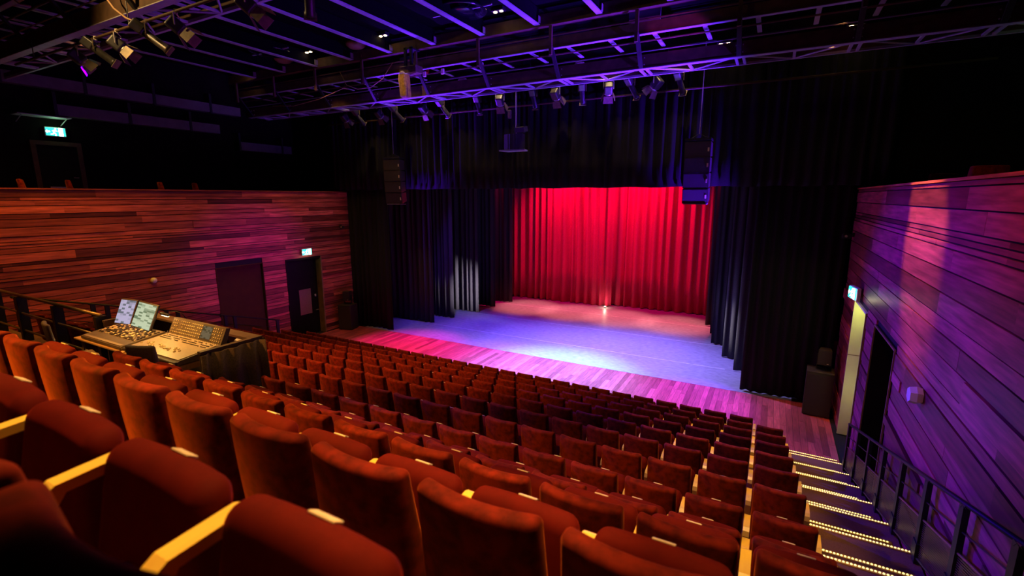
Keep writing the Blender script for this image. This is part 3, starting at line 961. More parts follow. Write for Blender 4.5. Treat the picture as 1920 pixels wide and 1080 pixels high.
for (cx, wd, m_, ry) in [(-0.60, 0.38, 'screen_a', 0.16), (0.02, 0.66, 'screen_b', -0.06)]:
    f_ = MB().rbox((0, 0.012, 0), (wd + 0.05, 0.035, 0.46), 0.012, (1, 1, 1)).obj('screen_housing', M['key_dark'], t, False, (cx, 0.27, 0.33))
    f_.rotation_euler = (R(-24), 0, ry)
    s_ = MB().box(-wd / 2, wd / 2, -0.012, -0.008, -0.205, 0.205).obj('screen', M[m_], f_)
# small gear on the rims and between the desks
t = thing('gooseneck_lamp', 'small gooseneck lamp bent over the lighting desk screens', 'lamp', (-8.30, 4.12, DZ))
MB().lathe([(0.045, 0), (0.045, 0.02), (0.012, 0.03)], 12).obj('base', M['steel_black'], t, True)
MB().tube([(0, 0, 0.02), (0, 0, 0.30), (-0.04, -0.04, 0.42), (-0.12, -0.10, 0.47), (-0.20, -0.16, 0.45)], 0.007).obj('neck', M['steel_black'], t, True)
MB().rbox((-0.25, -0.20, 0.425), (0.14, 0.06, 0.04), 0.015, (1, 1, 1), rot=(0, 0.35, 0.6)).obj('lamp_head', M['steel_black'], t, True)
MB().rbox((-0.245, -0.20, 0.402), (0.10, 0.04, 0.01), 0.004, (1, 1, 1), rot=(0, 0.35, 0.6)).obj('bulb', M['bulb'], t)
lamp('SPOT', 'desk_light', (-8.85, 3.80, DZ + 0.95), (-8.6, 3.55, DZ), 36, (1.0, 0.60, 0.16), 0.05, 130, 0.7)
lamp('SPOT', 'desk_light', (-7.55, 3.75, DZ + 0.95), (-7.6, 3.5, DZ), 28, (1.0, 0.60, 0.16), 0.05, 120, 0.7)
for i, (x, y, h, m_, lb) in enumerate([(-7.98, 4.17, 0.14, 'violet_led', 'slim violet lit device on the booth rim'), (-7.62, 4.15, 0.06, 'red_led', 'small red pilot lamp behind the mixing desk, nearer the violet device'), (-7.34, 4.15, 0.06, 'red_led', 'small red pilot lamp behind the mixing desk, nearer the rim corner'), (-8.56, 4.16, 0.06, 'red_led', 'small orange red lamp beside the glowing screens')]):
    t = thing('signal_light', lb, 'lamp', (x, y, DZ))
    MB().rbox((0, 0, 0.055), (0.07, 0.06, 0.11), 0.01, (1, 1, 1)).obj('housing', M['steel_black'], t)
    MB().lathe([(0.02, 0.11), (0.022, 0.11 + h * 0.6), (0.012, 0.11 + h)], 10).obj('lens', M[m_], t, True)
for i in range(7):
    x = -8.75 + i * 0.12 if i < 5 else -7.05 + (i - 5) * 0.12
    pts = []
    px, py = x, 4.05
    for q in range(9):
        pts.append((px, py, DZ + 0.012 + 0.05 * abs(math.sin(q * 1.7 + i))))
        px += random.uniform(-0.06, 0.07)
        py += random.uniform(-0.05, 0.05)
        py = min(4.16, max(3.97, py))
    tag(MB().tube(pts, 0.008, 5).obj('audio_cable', M['cable_black' if i % 3 else 'alu'], None, True), 'loose looped cable between the booth rim and the desks', 'cable', 'loose cables on the booth desks')
tag(MB().rbox((-8.60, 4.10, DZ + 0.16), (0.12, 0.10, 0.09), 0.02, (1, 1, 1), rot=(0.4, 0.2, 0.5)).obj('clip_lamp_head', M['alu'], None, True), 'small metal clip lamp head among the cables behind the screens', 'lamp')
tag(MB().rbox((-7.05, 4.18, DZ + 0.10), (0.13, 0.09, 0.09), 0.02, (1, 1, 1), rot=(0.2, 0.3, 0.5)).obj('clip_lamp_head', M['alu'], None, True), 'small metal clip lamp head at the booth rim corner', 'lamp')
tag(MB().box(-7.02, -6.93, 3.92, 4.08, DZ - 0.0, DZ + 0.03).obj('paper_stack', M['paper']), 'small stack of yellowish papers in the booth corner', 'paper')
tag(MB().box(-8.53, -8.46, 3.34, 3.95, DZ + 0.001, DZ + 0.05).obj('rack_strip', M['key']), 'narrow pale device strip lying between the two desks', 'device')
tag(MB().rbox((-8.60, 4.30, BZ + 0.93), (0.22, 0.14, 0.02), 0.006, (1, 1, 1), rot=(0, 0, 0.2)).obj('tablet', M['key_dark']), 'dark tablet lying flat on the booth rim', 'tablet')


def booth_chair(label, x, y, rz):
    t = thing('office_chair', label, 'chair', (x, y, BZ), (0, 0, rz))

    def wb(px, py, pz):
        return (px * (1 - 0.10 * (pz + 0.25) / 0.5), py + 0.5 * px * px - 0.10 * (pz + 0.25), pz)
    o_ = MB().rbox((0, 0, 0), (0.44, 0.06, 0.52), 0.03, (4, 1, 3), wb, arc=2).obj('backrest', M['chair_grey'], t, True, (0, -0.20, 0.94))
    MB().rbox((0, 0.05, 0.58), (0.46, 0.46, 0.08), 0.035, (2, 2, 1)).obj('seat', M['chair_grey'], t, True)
    MB().tube([(0, -0.17, 0.56), (0, -0.24, 0.66), (0, -0.235, 0.85)], 0.02).obj('back_bar', M['steel_black'], t)
    MB().tube([(0, 0.05, 0.10), (0, 0.05, 0.55)], 0.03, 8).obj('column', M['steel_black'], t)
    for k in range(5):
        a = 2 * PI * k / 5
        leg = MB().tube([(0, 0.05, 0.12), (0.28 * math.cos(a), 0.05 + 0.28 * math.sin(a), 0.06)], [0.028, 0.016], 6)
        leg.lathe([(0.028, 0), (0.03, 0.03), (0.028, 0.06)], 8, (0.28 * math.cos(a), 0.05 + 0.28 * math.sin(a), 0.0))
        leg.obj('base_leg', M['steel_black'], t)
    return t


booth_chair('grey office chair with its back to the seats, at the mixing desk', -6.97, 3.04, 0.38)
booth_chair('dark office chair behind the booth railing, at the lighting desk', -9.35, 2.95, -0.2)

# ------------------------------------------------------------------ loudspeakers
def array_cabinet(tz):
    return MB().prism([(-0.20, -0.20), (0.16, -0.155), (0.16, 0.155), (-0.20, 0.20)], 0, -0.33, 0.33)


def line_array(label, x, y, ztop, rz):
    t = thing('line_array', label, 'loudspeaker', (x, y, ztop), (0, 0, rz))
    MB().box(-0.33, 0.33, -0.26, 0.20, -0.03, 0.03).tube([(-0.25, -0.02, 0.03), (0, -0.02, 0.16), (0.25, -0.02, 0.03)], 0.012).obj('flying_frame', M['steel_black'], t)
    MB().tube([(0, -0.02, 0.15), (0, -0.02, 2.50)], 0.012).obj('chain', M['alu'], t)
    z, a, yy = -0.06, 0.0, 0.0
    for k in range(4):
        tilt = [0, 0.03, 0.07, 0.14][k]
        c = MB().prism([(-0.22, -0.40), (0.20, -0.36), (0.20, -0.02), (-0.22, 0.0)], 0, -0.33, 0.33).obj('cabinet', M['speaker'], t, False, (0, yy, z))
        c.rotation_euler = (tilt, 0, 0)
        MB().box(-0.315, 0.315, -0.232, -0.218, -0.375, -0.025).obj('grille', M['grille'], c)
        MB().box(0.255, 0.295, -0.238, -0.230, -0.26, -0.16).obj('maker_plate', M['plate'], c)
        z -= 0.40
        yy += [0.0, 0.012, 0.03, 0.05][k]
    MB().box(-0.30, 0.30, -0.14, 0.26, z - 0.05, z - 0.03).obj('bottom_plate', M['steel_grey'], t)
    return t


line_array('black line array of four cabinets hanging in front of the red curtain edge', -1.96, 14.2, 7.2, 0.0)
line_array('dim black line array hanging before the far wing drapes', -12.80, 14.2, 7.12, 0.3)
t = thing('centre_cluster', 'small centre loudspeaker cluster with blue lit underside hanging on a chain', 'loudspeaker', (-7.5, 14.06, 7.15))
for a in (-0.42, 0.0, 0.42):
    c = MB().prism([(-0.14, -0.15), (0.14, -0.15), (0.20, 0.15), (-0.20, 0.15)], 2, 0.02, 0.50)
    c.v = [(math.cos(a) * p[0] - math.sin(a) * (p[1] - 0.35), math.sin(a) * p[0] + math.cos(a) * (p[1] - 0.35) + 0.2, p[2]) for p in c.v]
    c.obj('cabinet', M['speaker'], t)
MB().prism([(-0.46, -0.30), (0.46, -0.30), (0.36, 0.12), (-0.36, 0.12)], 2, -0.02, 0.02).obj('bottom_plate', M['steel_grey'], t)
MB().tube([(0, 0.0, 0.5), (0, 0.0, 1.89)], 0.022).obj('chain', M['alu'], t)
MB().rbox((0.28, -0.18, 0.62), (0.34, 0.24, 0.16), 0.01, (1, 1, 1), rot=(0.2, 0.0, -0.1)).obj('top_box', M['speaker'], t)
MB().rbox((-0.18, -0.1, 1.12), (0.10, 0.10, 0.26), 0.02, (1, 1, 1)).obj('hoist', M['barn'], t)


def floor_speaker(label, x, y, rz, w_, d_, h_):
    t = thing('floor_speaker', label, 'loudspeaker', (x, y, 0), (0, 0, rz))
    MB().rbox((0, 0, h_ / 2 + 0.02), (w_, d_, h_), 0.015, (1, 1, 1)).obj('cabinet', M['speaker'], t)
    MB().box(-w_ / 2 + 0.03, w_ / 2 - 0.03, -d_ / 2 - 0.012, -d_ / 2 + 0.005, 0.06, h_ - 0.05).obj('grille', M['grille'], t)
    for sx in (-1, 1):
        for sy in (-1, 1):
            MB().box(sx * (w_ / 2 - 0.07) - 0.03, sx * (w_ / 2 - 0.07) + 0.03, sy * (d_ / 2 - 0.07) - 0.03, sy * (d_ / 2 - 0.07) + 0.03, 0, 0.03).obj('foot', M['steel_black'], t)
    return t


def top_speaker(label, x, y, z, rz):
    t = thing('top_speaker', label, 'loudspeaker', (x, y, z), (0, 0, rz))
    MB().prism([(-0.15, -0.17), (0.15, -0.17), (0.11, 0.14), (-0.11, 0.14)], 2, 0.16, 0.56).obj('cabinet', M['speaker'], t)
    MB().box(-0.13, 0.13, -0.182, -0.168, 0.18, 0.54).obj('grille', M['grille'], t)
    MB().box(-0.16, 0.16, -0.05, 0.05, 0.0, 0.02).box(-0.17, -0.155, -0.03, 0.03, 0.0, 0.40).box(0.155, 0.17, -0.03, 0.03, 0.0, 0.40).obj('bracket', M['steel_black'], t)
    MB().box(0.06, 0.10, -0.186, -0.180, 0.20, 0.215).obj('maker_plate', M['plate'], t)
    return t


floor_speaker('tall black floor speaker in front of the near drape by the pale doorway', 1.44, 14.40, -0.08, 0.62, 0.55, 1.20)
top_speaker('small black speaker standing on the near floor speaker', 1.50, 14.45, 1.22, -0.1)
floor_speaker('black floor speaker beside the far door in the timber wall', -16.02, 14.42, 0.25, 0.62, 0.55, 1.08)
top_speaker('small black speaker standing on the far floor speaker', -16.05, 14.5, 1.10, 0.3)

# ------------------------------------------------------------------ catwalks and ceiling steel
BOLT = unit_box_mesh('bolt', M['alu'])


def catwalk(label, y, x0, x1):
    """front beam at y, lower edge at z 8.9; walkway truss behind it."""
    t = thing('catwalk', label, 'catwalk', (0, y, 8.9))
    MB().box(x0, x1, -0.03, 0.03, 0.0, 0.30).box(x0, x1, -0.05, 0.10, -0.02, 0.0).obj('main_beam', M['steel_brown'], t)
    MB().box(x0, x1, -0.05, 0.12, -0.035, -0.02).box(x0, x1, 0.74, 0.80, -0.035, 0.02).obj('bottom_flange', M['steel_grey'], t)
    MB().box(x0, x1, 0.74, 0.78, 0.02, 0.12).obj('rear_beam', M['steel_brown'], t)
    x = x0 + 0.4
    P = 2.24
    k = 0
    xs = []
    xx = -1.05 + 0.0
    while xx - P > x0:
        xx -= P
    while xx < x1:
        xs.append(xx)
        xx += P
    for xx in xs:
        MB().box(xx - 0.10, xx - 0.04, 0.0, 0.78, -0.03, 0.01).obj('cross_bar', M['steel_grey'], t)
        MB().box(xx + 0.06, xx + 0.12, 0.0, 0.78, -0.03, 0.01).obj('cross_bar', M['steel_grey'], t)
        MB().box(xx + P / 2 - 0.03, xx + P / 2 + 0.03, 0.0, 0.78, -0.03, 0.01).obj('cross_bar', M['steel_grey'], t)
        MB().tube([(xx + 0.10, 0.02, -0.015), (xx + P / 2, 0.77, -0.015)], 0.022, 4).obj('diagonal', M['steel_grey'], t)
        MB().tube([(xx + P / 2, 0.77, -0.015), (xx + P - 0.08, 0.02, -0.015)], 0.022, 4).obj('diagonal', M['steel_grey'], t)
        # hanger: plumb upper half and leaning lower half
        MB().box(xx - 0.04, xx + 0.04, -0.66, -0.60, 0.45, 1.32).obj('hanger', M['steel_brown'], t)
        MB().add([(xx - 0.05, -0.62, 0.66), (xx + 0.05, -0.62, 0.66), (xx + 0.05, -0.56, 0.66), (xx - 0.05, -0.56, 0.66), (xx - 0.05, -0.07, -0.02), (xx + 0.05, -0.07, -0.02), (xx + 0.05, -0.01, -0.02), (xx - 0.05, -0.01, -0.02)],
                 [(3, 2, 1, 0), (4, 5, 6, 7), (0, 1, 5, 4), (1, 2, 6, 5), (2, 3, 7, 6), (3, 0, 4, 7)]).obj('bracket', M['steel_black'], t)
        if y > 10:
            for bx in (-0.075, 0.075):
                for bz in (0.06, 0.22):
                    piece('bolt', BOLT, (xx + bx, -0.045, bz), (0.022, 0.03, 0.022), t)
    # second beam (front), handrails
    MB().box(x0, x1, -0.43, -0.37, 0.67, 0.93).obj('upper_beam', M['steel_brown'], t)
    MB().box(x0, x1, -0.45, -0.33, 0.655, 0.67).obj('upper_flange', M['steel_grey'], t)
    MB().tube([(x0, -0.48, 0.96), (x1, -0.48, 0.96)], 0.022).obj('handrail', M['steel_brown'], t)
    MB().tube([(x0, -0.20, 0.56), (x1, -0.20, 0.56)], 0.022).obj('handrail', M['steel_brown'], t)
    MB().tube([(x0, -0.06, 0.36), (x1, -0.06, 0.36)], 0.014).obj('handrail', M['steel_grey'], t)
    for xx in xs:
        for dx in (-0.75, 0.35):
            MB().box(xx + dx - 0.05, xx + dx + 0.05, -0.37, 0.80, 0.66, 0.685).obj('joist', M['steel_grey'], t)
    return t


catwalk('long steel lighting catwalk with blue lit underside in front of the black border', 12.9, -19.3, 4.7)
catwalk('dim steel lighting catwalk crossing overhead nearer the seats', 4.85, -18.9, 4.7)
# roof beams across the hall and joists towards the stage, parts of the ceiling
for yb in (12.3, 4.2):
    MB().box(-19.4, 4.8, yb - 0.05, yb + 0.05, 10.08, 10.36).box(-19.4, 4.8, yb - 0.08, yb + 0.10, 10.06, 10.08).obj('ceiling_beam', M['steel_brown'], ce)
MB().box(-19.4, 4.8, 14.15, 14.30, 9.66, 9.92).obj('ceiling_beam', M['steel_black'], ce)
for i in range(-4, 9):
    xx = -4.21 - 1.69 * i
    MB().box(xx - 0.03, xx + 0.03, -1.0, 12.25, 10.12, 10.52).obj('ceiling_joist', M['ceil'], ce)
    MB().box(xx - 0.075, xx + 0.075, -1.0, 12.25, 10.10, 10.125).obj('joist_flange', M['steel_grey'], ce)
    MB().box(xx - 0.09, xx - 0.07, 12.12, 12.24, 10.14, 10.30).box(xx + 0.07, xx + 0.09, 12.12, 12.24, 10.14, 10.30).obj('joist_cleat', M['alu'], ce)


def downlight(label, x, y, z, m='bulb'):
    t = thing('downlight', label, 'light', (x, y, z))
    MB().rbox((0, 0, 0.05), (0.36, 0.18, 0.10), 0.02, (1, 1, 1)).obj('housing', M['steel_black'], t)
    for dx in (-0.09, 0.09):
        MB().lathe([(0.045, -0.012), (0.05, 0.0), (0.03, 0.01)], 12, (dx, 0, 0)).obj('lens', M[m], t, True)


for lb, x, y in [('twin ceiling downlight nearest the round glossy vent', -6.8, 11.75), ('twin ceiling downlight, second from the round glossy vent', -10.8, 11.75), ('twin ceiling downlight, third from the round glossy vent', -14.15, 11.8), ('twin ceiling downlight farthest out over the far gallery', -17.9, 11.85)]:
    downlight(lb, x, y, 10.44)
for lb, x, y in [('bright downlight seen through the catwalk, beside the steel hanger', -1.52, 14.22), ('bright downlight seen through the catwalk near the near gallery', 1.26, 14.22)]:
    downlight(lb, x, y, 9.56)
# ceiling diffusers: glossy round vents
M['vent'] = mat('glossy dark vent metal', (0.05, 0.045, 0.06), 0.15, 0.8, var=0.1, scale=5)
for lb, x, y in [('large glossy round ceiling vent over the middle of the hall', -7.45, 11.0), ('glossy round ceiling vent between the purple joists', -14.9, 10.9)]:
    t = thing('ceiling_vent', lb, 'vent', (x, y, 10.30))
    MB().lathe([(0.30, 0.25), (0.34, 0.10), (0.62, 0.0), (0.66, 0.02), (0.40, 0.22)], 28).obj('flare', M['vent'], t, True)
    MB().lathe([(0.34, 0.02), (0.30, -0.02), (0.05, -0.04)], 24).obj('cone', M['vent'], t, True)
    MB().box(-0.9, 0.9, -0.02, 0.02, 0.02, 0.05).obj('support_bar', M['steel_grey'], t)
M['dome'] = mat('brown dome paint', (0.20, 0.11, 0.05), 0.6, var=0.1)
for lb, x, y in [('brown half dome ceiling speaker, the biggest', -12.2, 12.0), ('brown half dome ceiling speaker, second along the joists', -15.7, 12.0), ('faint brown half dome ceiling speaker, farthest along the joists', -18.7, 11.6)]:
    tag(MB().lathe([(0.33, 0.0), (0.30, -0.08), (0.20, -0.15), (0.05, -0.18)], 20).obj('ceiling_speaker', M['dome'], None, True, (x, y, 10.5)), lb, 'loudspeaker')
# bright pale panels behind the catwalk
tag(MB().box(-3.75, -2.95, 13.2, 13.24, 9.9, 10.5).obj('acoustic_panel', M['purple_panel']), 'pale panel glowing violet behind the catwalk hanger', 'panel')
tag(MB().box(-11.45, -10.75, 13.2, 13.24, 9.8, 10.25).obj('acoustic_panel', M['purple_panel']), 'pale grey panel behind the catwalk near the wrapped projector', 'panel')
tag(MB().lathe([(0.04, 0), (0.05, 0.05), (0.05, 0.28), (0.02, 0.34)], 10, (0, 0, 0)).obj('fire_extinguisher', M['red_paint'], None, True, (-10.3, 13.2, 9.62)), 'small red bottle standing on the catwalk', 'extinguisher')
# ducts along the far gallery wall
for lb, y0, y1, z in [('long pale duct under the ceiling on the far gallery wall', 3.6, 12.4, 9.0), ('lower dim duct on the far gallery wall near the stage', 6.6, 11.5, 8.25), ('lower dim duct on the far gallery wall beside the black border', 12.2, 14.6, 7.7)]:
    t = thing('air_duct', lb, 'duct', (-19.38, y0, z))
    MB().box(0, 0.30, 0, y1 - y0, -0.16, 0.16).obj('duct_body', M['purple_panel'], t)
    for q in range(int((y1 - y0) / 1.9) + 1):
        MB().box(-0.0, 0.33, q * 1.9, q * 1.9 + 0.08, -0.19, 0.5).obj('duct_strap', M['steel_black'], t)
t = thing('hanging_shelf', 'thin green lit bracket above the lit gallery exit sign', 'bracket', (-19.38, 5.7, 8.0))
MB().box(0, 0.55, 0, 1.2, 0, 0.02).obj('plate', M['steel_grey'], t)
MB().tube([(0, 0.1, -0.18), (0.5, 0.1, -0.01)], 0.012).tube([(0, 1.1, -0.18), (0.5, 1.1, -0.01)], 0.012).obj('brace', M['steel_grey'], t)

# ------------------------------------------------------------------ stage lanterns
def fresnel_proto():
    t = empty('stage_lantern')
    T = Matrix.Translation((0, 0, -0.34)) @ Euler((R(-42), 0, 0)).to_matrix().to_4x4()

    def put(mb, name, m, smooth=False, parent=t):
        mb.v = [tuple(T @ Vector(p)) for p in mb.v]
        return mb.obj(name, m, parent, smooth)
    put(MB().rbox((0, -0.02, 0), (0.28, 0.34, 0.28), 0.05, (1, 1, 1)), 'body', M['lantern'])
    put(MB().lathe([(0.12, 0.0), (0.135, 0.02), (0.13, 0.05)], 16, (0, 0.14, 0), (R(-90), 0, 0)), 'lens_ring', M['alu'], True)
    for k in range(4):
        a = k * PI / 2
        wd = 0.14 if k % 2 == 0 else 0.11
        d = MB().add([(-wd, 0.18, 0.14), (wd, 0.18, 0.14), (wd * 1.2, 0.40, 0.23), (-wd * 1.2, 0.40, 0.23), (-wd, 0.184, 0.146), (wd, 0.184, 0.146), (wd * 1.2, 0.404, 0.236), (-wd * 1.2, 0.404, 0.236)],
                     [(0, 1, 2, 3), (7, 6, 5, 4), (0, 4, 5, 1), (1, 5, 6, 2), (2, 6, 7, 3), (3, 7, 4, 0)])
        d.v = [(p[0] * math.cos(a) + p[2] * math.sin(a), p[1], -p[0] * math.sin(a) + p[2] * math.cos(a)) for p in d.v]
        put(d, 'barn_door', M['barn'])
    MB().tube([(-0.17, 0, -0.34), (-0.17, 0, -0.10), (0, 0, -0.07), (0.17, 0, -0.10), (0.17, 0, -0.34)], 0.014).obj('yoke', M['alu'], t)
    MB().cbox((0, 0, -0.03), (0.05, 0.06, 0.10)).obj('clamp', M['alu'], t)
    return t


def profile_proto():
    t = empty('profile_spotlight')
    T = Matrix.Translation((0, 0, -0.32)) @ Euler((R(-38), 0, 0)).to_matrix().to_4x4()

    def put(mb, name, m, smooth=False):
        mb.v = [tuple(T @ Vector(p)) for p in mb.v]
        return mb.obj(name, m, t, smooth)
    put(MB().rbox((0, -0.22, 0.02), (0.22, 0.30, 0.24), 0.04, (1, 1, 1)), 'lamp_house', M['lantern'])
    put(MB().lathe([(0.09, 0.0), (0.09, 0.50), (0.105, 0.51), (0.105, 0.58)], 14, (0, -0.08, 0), (R(-90), 0, 0)), 'lens_tube', M['lantern'], True)
    put(MB().cbox((0, -0.05, 0.10), (0.10, 0.05, 0.04)), 'shutter_knob', M['alu'])
    put(MB().cbox((0, 0.51, 0), (0.24, 0.012, 0.24)), 'filter_frame', M['barn'])
    MB().tube([(-0.13, 0, -0.32), (-0.13, 0, -0.10), (0, 0, -0.07), (0.13, 0, -0.10), (0.13, 0, -0.32)], 0.014).obj('yoke', M['barn'], t)
    MB().cbox((0, 0, -0.03), (0.05, 0.06, 0.10)).obj('clamp', M['alu'], t)
    return t


t = thing('lighting_bar', 'long thin lighting bar in front of the black border drape', 'bar', (0, 14.06, 9.04))
MB().tube([(-16.6, 0, 0), (3.9, 0, 0)], 0.024, 8).obj('pipe', M['steel_brown'], t, True)
for x in (-15, -11, -7, -3, 1):
    MB().tube([(x, 0, 0), (x, 0, 1.48)], 0.008).obj('wire', M['steel_black'], t)
t = thing('cable_tray', 'slim purple brown pipe along the top of the border drape', 'pipe', (0, 14.6, 8.62))
MB().tube([(-16.6, 0, 0), (3.9, 0, 0)], 0.03, 8).obj('pipe', M['steel_brown'], t, True)
for x in (-15, -11, -7, -3, 1):
    MB().tube([(x, 0, 0), (x, 0, 1.9)], 0.008).obj('wire', M['steel_black'], t)
t = thing('lighting_bar', 'lighting bar hung overhead nearer the seats, holding six lanterns', 'bar', (0, 4.66, 8.56))
MB().tube([(-15.0, 0, 0), (-3.0, 0, 0)], 0.024, 8).obj('pipe', M['steel_brown'], t, True)
for x in (-14, -10, -6, -3.5):
    MB().tube([(x, 0, 0), (x, 0, 0.4)], 0.010).obj('wire', M['steel_black'], t)

fp = fresnel_proto()
pp = profile_proto()
fp['category'] = pp['category'] = 'stage light'
used = {'f': False, 'p': False}


def hang(kind, x, y, z, rz, label, group):
    sc_ = 0.85 if y > 10 else 0.72
    o_ = (fp if kind == 'f' else pp)
    o_ = copy_tree(o_) if used[kind] else o_
    used[kind] = True
    o_.location = (x, y, z)
    o_.rotation_euler = (0, 0, rz)
    o_.scale = (sc_,) * 3
    o_['label'] = label
    o_['group'] = group
    return o_


G1 = 'lanterns on the bar before the border'
fx = [-15.1, -13.3, -11.2, -8.1, -6.15, -4.5]
for i, x in enumerate(fx):
    hang('f', x, 14.06, 9.02, random.uniform(-0.35, 0.35), '%s barn-doored lantern from the far wall, on the bar before the border' % ORD[i], G1)
hang('f', -3.15, 14.06, 9.02, 1.2, 'lantern with splayed bright barn doors at the near end of the bar', G1)
for i, x in enumerate([-14.4, -12.5, -10.4, -8.95, -6.9, -5.3, -3.85, -2.55]):
    hang('p', x, 14.06, 9.02, random.uniform(-0.3, 0.3), '%s slim dark profile spot from the far wall, on the bar before the border' % ORD[i], G1)
G2 = 'lanterns on the overhead bar'
hang('f', -12.05, 4.66, 8.58, -0.3, 'barn-doored lantern at the far end of the overhead bar', G2)
o = hang('p', -11.25, 4.66, 8.58, -0.9, 'long profile spot with a blue white glint, second on the overhead bar', G2)
hang('f', -10.45, 4.66, 8.58, -0.8, 'barn-doored lantern beside the long profile spot on the overhead bar', G2)
hang('p', -9.45, 4.66, 8.58, -0.7, 'dark profile spot with a tan cable on the overhead bar', G2)
hang('f', -8.55, 4.66, 8.58, -0.8, 'barn-doored lantern between the tan cable and the big lantern, overhead', G2)
hang('f', -6.75, 4.66, 8.58, -0.9, 'large looking barn-doored lantern hanging over the booth side, overhead', G2)
hang('p', -5.6, 4.75, 8.58, 0.9, 'tilted profile spot with a pale ribbed end, last on the overhead bar', G2)
tag(MB().tube([(-10.6, 4.55, 9.5), (-10.5, 4.55, 9.15), (-10.2, 4.56, 8.85), (-9.9, 4.58, 8.66), (-9.5, 4.62, 8.50)], 0.018, 6).obj('lamp_cable', M['cable'], None, True), 'tan cable looping down to the dark overhead profile spot', 'cable')
tag(MB().tube([(-13.4, 12.40, 9.86), (-12.9, 12.18, 9.35), (-12.4, 12.18, 9.17), (-11.8, 12.18, 9.17), (-11.3, 12.18, 9.37), (-11.05, 12.40, 9.86)], 0.012, 6).obj('lamp_cable', M['cable'], None, True), 'tan cable sagging below the catwalk rail near the hall corner', 'cable')
tag(MB().tube([(-17.2, 12.5, 9.1), (-16.0, 12.5, 9.0), (-14.6, 12.5, 9.12), (-13.4, 12.52, 9.36)], 0.010, 6).obj('lamp_cable', M['cable'], None, True), 'thin tan cable strung along the far end of the catwalk', 'cable')
tag(MB().tube([(-12.6, 3.9, 9.6), (-12.3, 3.9, 9.2), (-11.9, 3.9, 9.0), (-11.5, 3.9, 8.9)], 0.012, 6).obj('lamp_cable', M['cable'], None, True), 'short tan cable hanging under the nearer catwalk', 'cable')
# wrapped projector under the catwalk
t = thing('projector', 'ochre cloth wrapped projector hanging on a dark mount from the catwalk', 'projector', (-10.18, 11.98, 9.36))
MB().rbox((0.22, 0, 0.06), (0.62, 0.34, 0.20), 0.02, (1, 1, 1)).obj('projector_body', M['barn'], t)
MB().box(-0.02, 0.06, -0.03, 0.03, 0.16, 0.72).box(0.20, 0.28, -0.03, 0.03, 0.16, 0.72).box(-0.02, 0.28, -0.03, 0.36, 0.66, 0.70).obj('mount', M['steel_black'], t)


def bagwarp(x, y, z):
    a = math.atan2(y, x)
    s = 1 + 0.10 * math.sin(5 * a + z * 4) + 0.06 * math.sin(9 * a - z * 7)
    k = 1.0 + 0.12 * math.cos(z * 5)
    return (x * s * k, y * s * k, z)


MB().rbox((0, -0.05, -0.36), (0.26, 0.24, 0.70), 0.06, (4, 4, 8), bagwarp).obj('cloth_bag', M['bag'], t, True)
MB().lathe([(0.15, -0.05), (0.17, -0.02), (0.10, 0.06), (0.06, 0.14), (0.02, 0.16)], 14, (0, -0.05, 0)).obj('bag_knot', M['alu'], t, True)

# small catwalk gear glimpsed through the rails
for lb, x, z in [('small pale socket box on the catwalk rail, nearest the red bottle', -10.0, 9.5), ('small pale socket box on the catwalk rail, next along', -9.3, 9.5), ('small pale socket box on the catwalk rail, by the loose strut', -7.9, 9.5)]:
    tag(MB().rbox((0, 0, 0), (0.10, 0.06, 0.16), 0.015, (1, 1, 1)).obj('socket_box', M['plate'], None, False, (x, 12.66, z - 0.04)), lb, 'socket')
for lb, x in [('pale dome seen through the catwalk beside the hanger with lit top', -5.1), ('pale dome seen through the catwalk beside the wrapped projector', -9.0)]:
    tag(MB().lathe([(0.03, 0.10), (0.12, 0.06), (0.16, 0.0), (0.15, -0.01)], 16).obj('work_lamp_shade', M['plate'], None, True, (x, 13.3, 9.28)), lb, 'lamp')

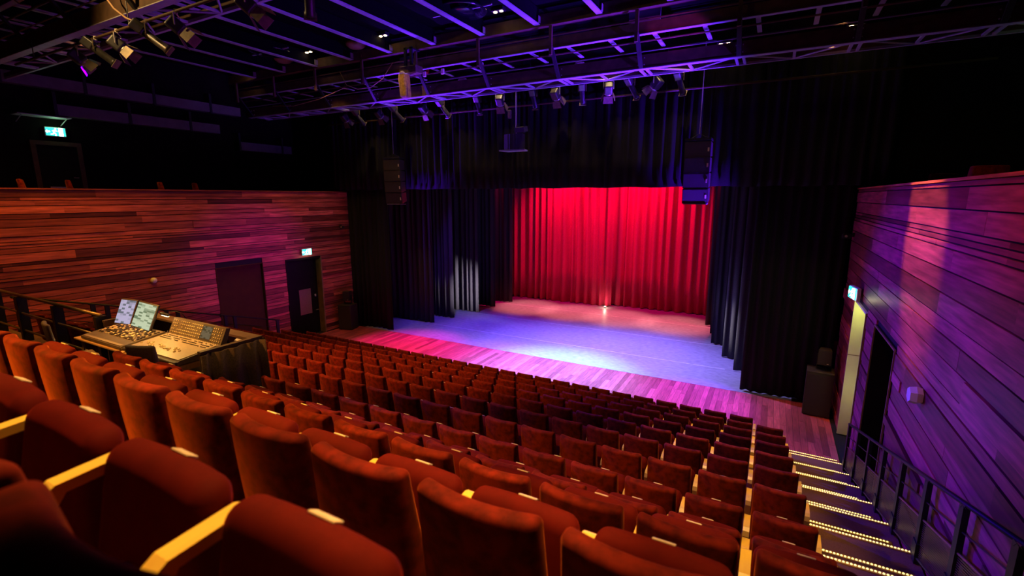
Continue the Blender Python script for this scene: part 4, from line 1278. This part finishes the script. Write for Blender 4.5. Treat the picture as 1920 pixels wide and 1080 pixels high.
# ------------------------------------------------------------------ exit signs, wall lights, cameras
def exit_sign(label, loc, rz, w_=0.55, h_=0.27, mirror=1):
    t = thing('exit_sign', label, 'sign', loc, (0, 0, rz))
    MB().rbox((0, 0, 0), (w_ + 0.05, 0.08, h_ + 0.05), 0.015, (1, 1, 1)).obj('housing', M['sign_frame'], t)
    f_ = MB().box(-w_ / 2, w_ / 2, -0.050, -0.041, -h_ / 2, h_ / 2).obj('lit_face', M['exit_green'], t)
    # pictogram: running figure, doorway and arrow
    y = -0.056
    pk = MB()

    def poly(pts):
        pk.prism([(y, q) for q in (0, 0)] and [(-0.056, 0)] * 0 or [], 0, 0, 0) if False else None
        n = len(pts)
        v = [(p[0] * mirror, -0.0505, p[1]) for p in pts] + [(p[0] * mirror, -0.054, p[1]) for p in pts]
        fs = [tuple(range(n)), tuple(range(2 * n - 1, n - 1, -1))] + [(i, i + n, (i + 1) % n + n, (i + 1) % n) for i in range(n)]
        pk.add(v, fs)

    def limb(a, b, wd):
        d_ = Vector((b[0] - a[0], b[1] - a[1])).normalized() * wd
        poly([(a[0] - d_.y, a[1] + d_.x), (b[0] - d_.y, b[1] + d_.x), (b[0] + d_.y, b[1] - d_.x), (a[0] + d_.y, a[1] - d_.x)])
    limb((-0.02, 0.05), (-0.045, -0.03), 0.020)
    limb((-0.045, -0.03), (0.0, -0.06), 0.013)
    limb((0.0, -0.06), (-0.01, -0.11), 0.011)
    limb((-0.045, -0.03), (-0.07, -0.07), 0.013)
    limb((-0.07, -0.07), (-0.12, -0.08), 0.011)
    limb((-0.02, 0.045), (0.04, 0.015), 0.010)
    limb((-0.02, 0.045), (-0.08, 0.02), 0.010)
    poly([(0.002 + 0.022 * math.cos(q * PI / 4), 0.085 + 0.022 * math.sin(q * PI / 4)) for q in range(8)])
    poly([(0.07, -0.115), (0.17, -0.115), (0.17, 0.115), (0.07, 0.115)])
    poly([(-0.23, 0.0), (-0.19, 0.05), (-0.19, 0.02), (-0.13, 0.02), (-0.13, -0.02), (-0.19, -0.02), (-0.19, -0.05)])
    pk.obj('pictogram', M['exit_white'], t)
    return t


exit_sign('green exit sign above the black door in the far timber wall', (XL + 0.05, 12.85, 3.52), R(89), 0.42, 0.22)
lamp('POINT', 'exit_glow', (XL + 0.25, 12.85, 3.36), None, 1.5, (0.8, 1.0, 0.6), 0.05)
exit_sign('green exit sign above the dark gallery door', (-19.32, 6.62, 7.62), R(86), 0.44, 0.22)
lamp('POINT', 'exit_glow', (-19.1, 6.62, 7.80), None, 2.0, (0.4, 1.0, 0.45), 0.05)
exit_sign('bright exit sign above the pale doorway in the purple timber wall', (XR - 0.10, 12.75, 3.60), R(-80), 0.46, 0.24)
lamp('POINT', 'exit_glow', (XR - 0.30, 12.50, 3.52), None, 2.2, (1.0, 0.85, 0.5), 0.05)
lamp('POINT', 'exit_glow', (4.6, 13.0, 8.2), None, 2.5, (0.5, 1.0, 0.45), 0.05)
M['opal'] = mat('opal white lamp', (0.85, 0.80, 0.72), 0.4, var=0.03)
tag(MB().lathe([(0.09, 0), (0.09, 0.03), (0.07, 0.07), (0.03, 0.09)], 16, (0, 0, 0), (0, R(90), 0)).obj('wall_light', M['opal'], None, True, (XL, 7.37, 3.19)), 'small round white fitting on the far timber wall', 'wall light')
t = thing('wall_light', 'small boxy pale fitting on the purple timber wall', 'wall light', (XR, 7.37, 3.25))
MB().lathe([(0.10, 0.0), (0.115, 0.06), (0.10, 0.13)], 6, (0, 0, 0), (0, R(-90), 0)).obj('shade', M['opal'], t)
MB().box(-0.03, 0.0, -0.06, 0.06, -0.06, 0.06).obj('back_plate', M['steel_grey'], t)
for lb, x, y, z, s in [('small black camera on the far timber wall by the drape', XL, 14.7, 4.45, 1), ('small black camera on the purple timber wall beside the drape', XR, 14.75, 4.75, -1)]:
    t = thing('wall_camera', lb, 'camera', (x, y, z))
    MB().box(min(0, s * 0.05), max(0, s * 0.05), -0.05, 0.05, -0.05, 0.05).obj('bracket', M['steel_black'], t)
    MB().rbox((s * 0.16, -0.04, -0.03), (0.20, 0.12, 0.12), 0.03, (1, 1, 1)).obj('camera_body', M['steel_black'], t, True)
    MB().lathe([(0.03, 0), (0.03, 0.03)], 10, (s * 0.18, -0.10, -0.03), (R(90), 0, 0)).obj('lens', M['alu'], t)
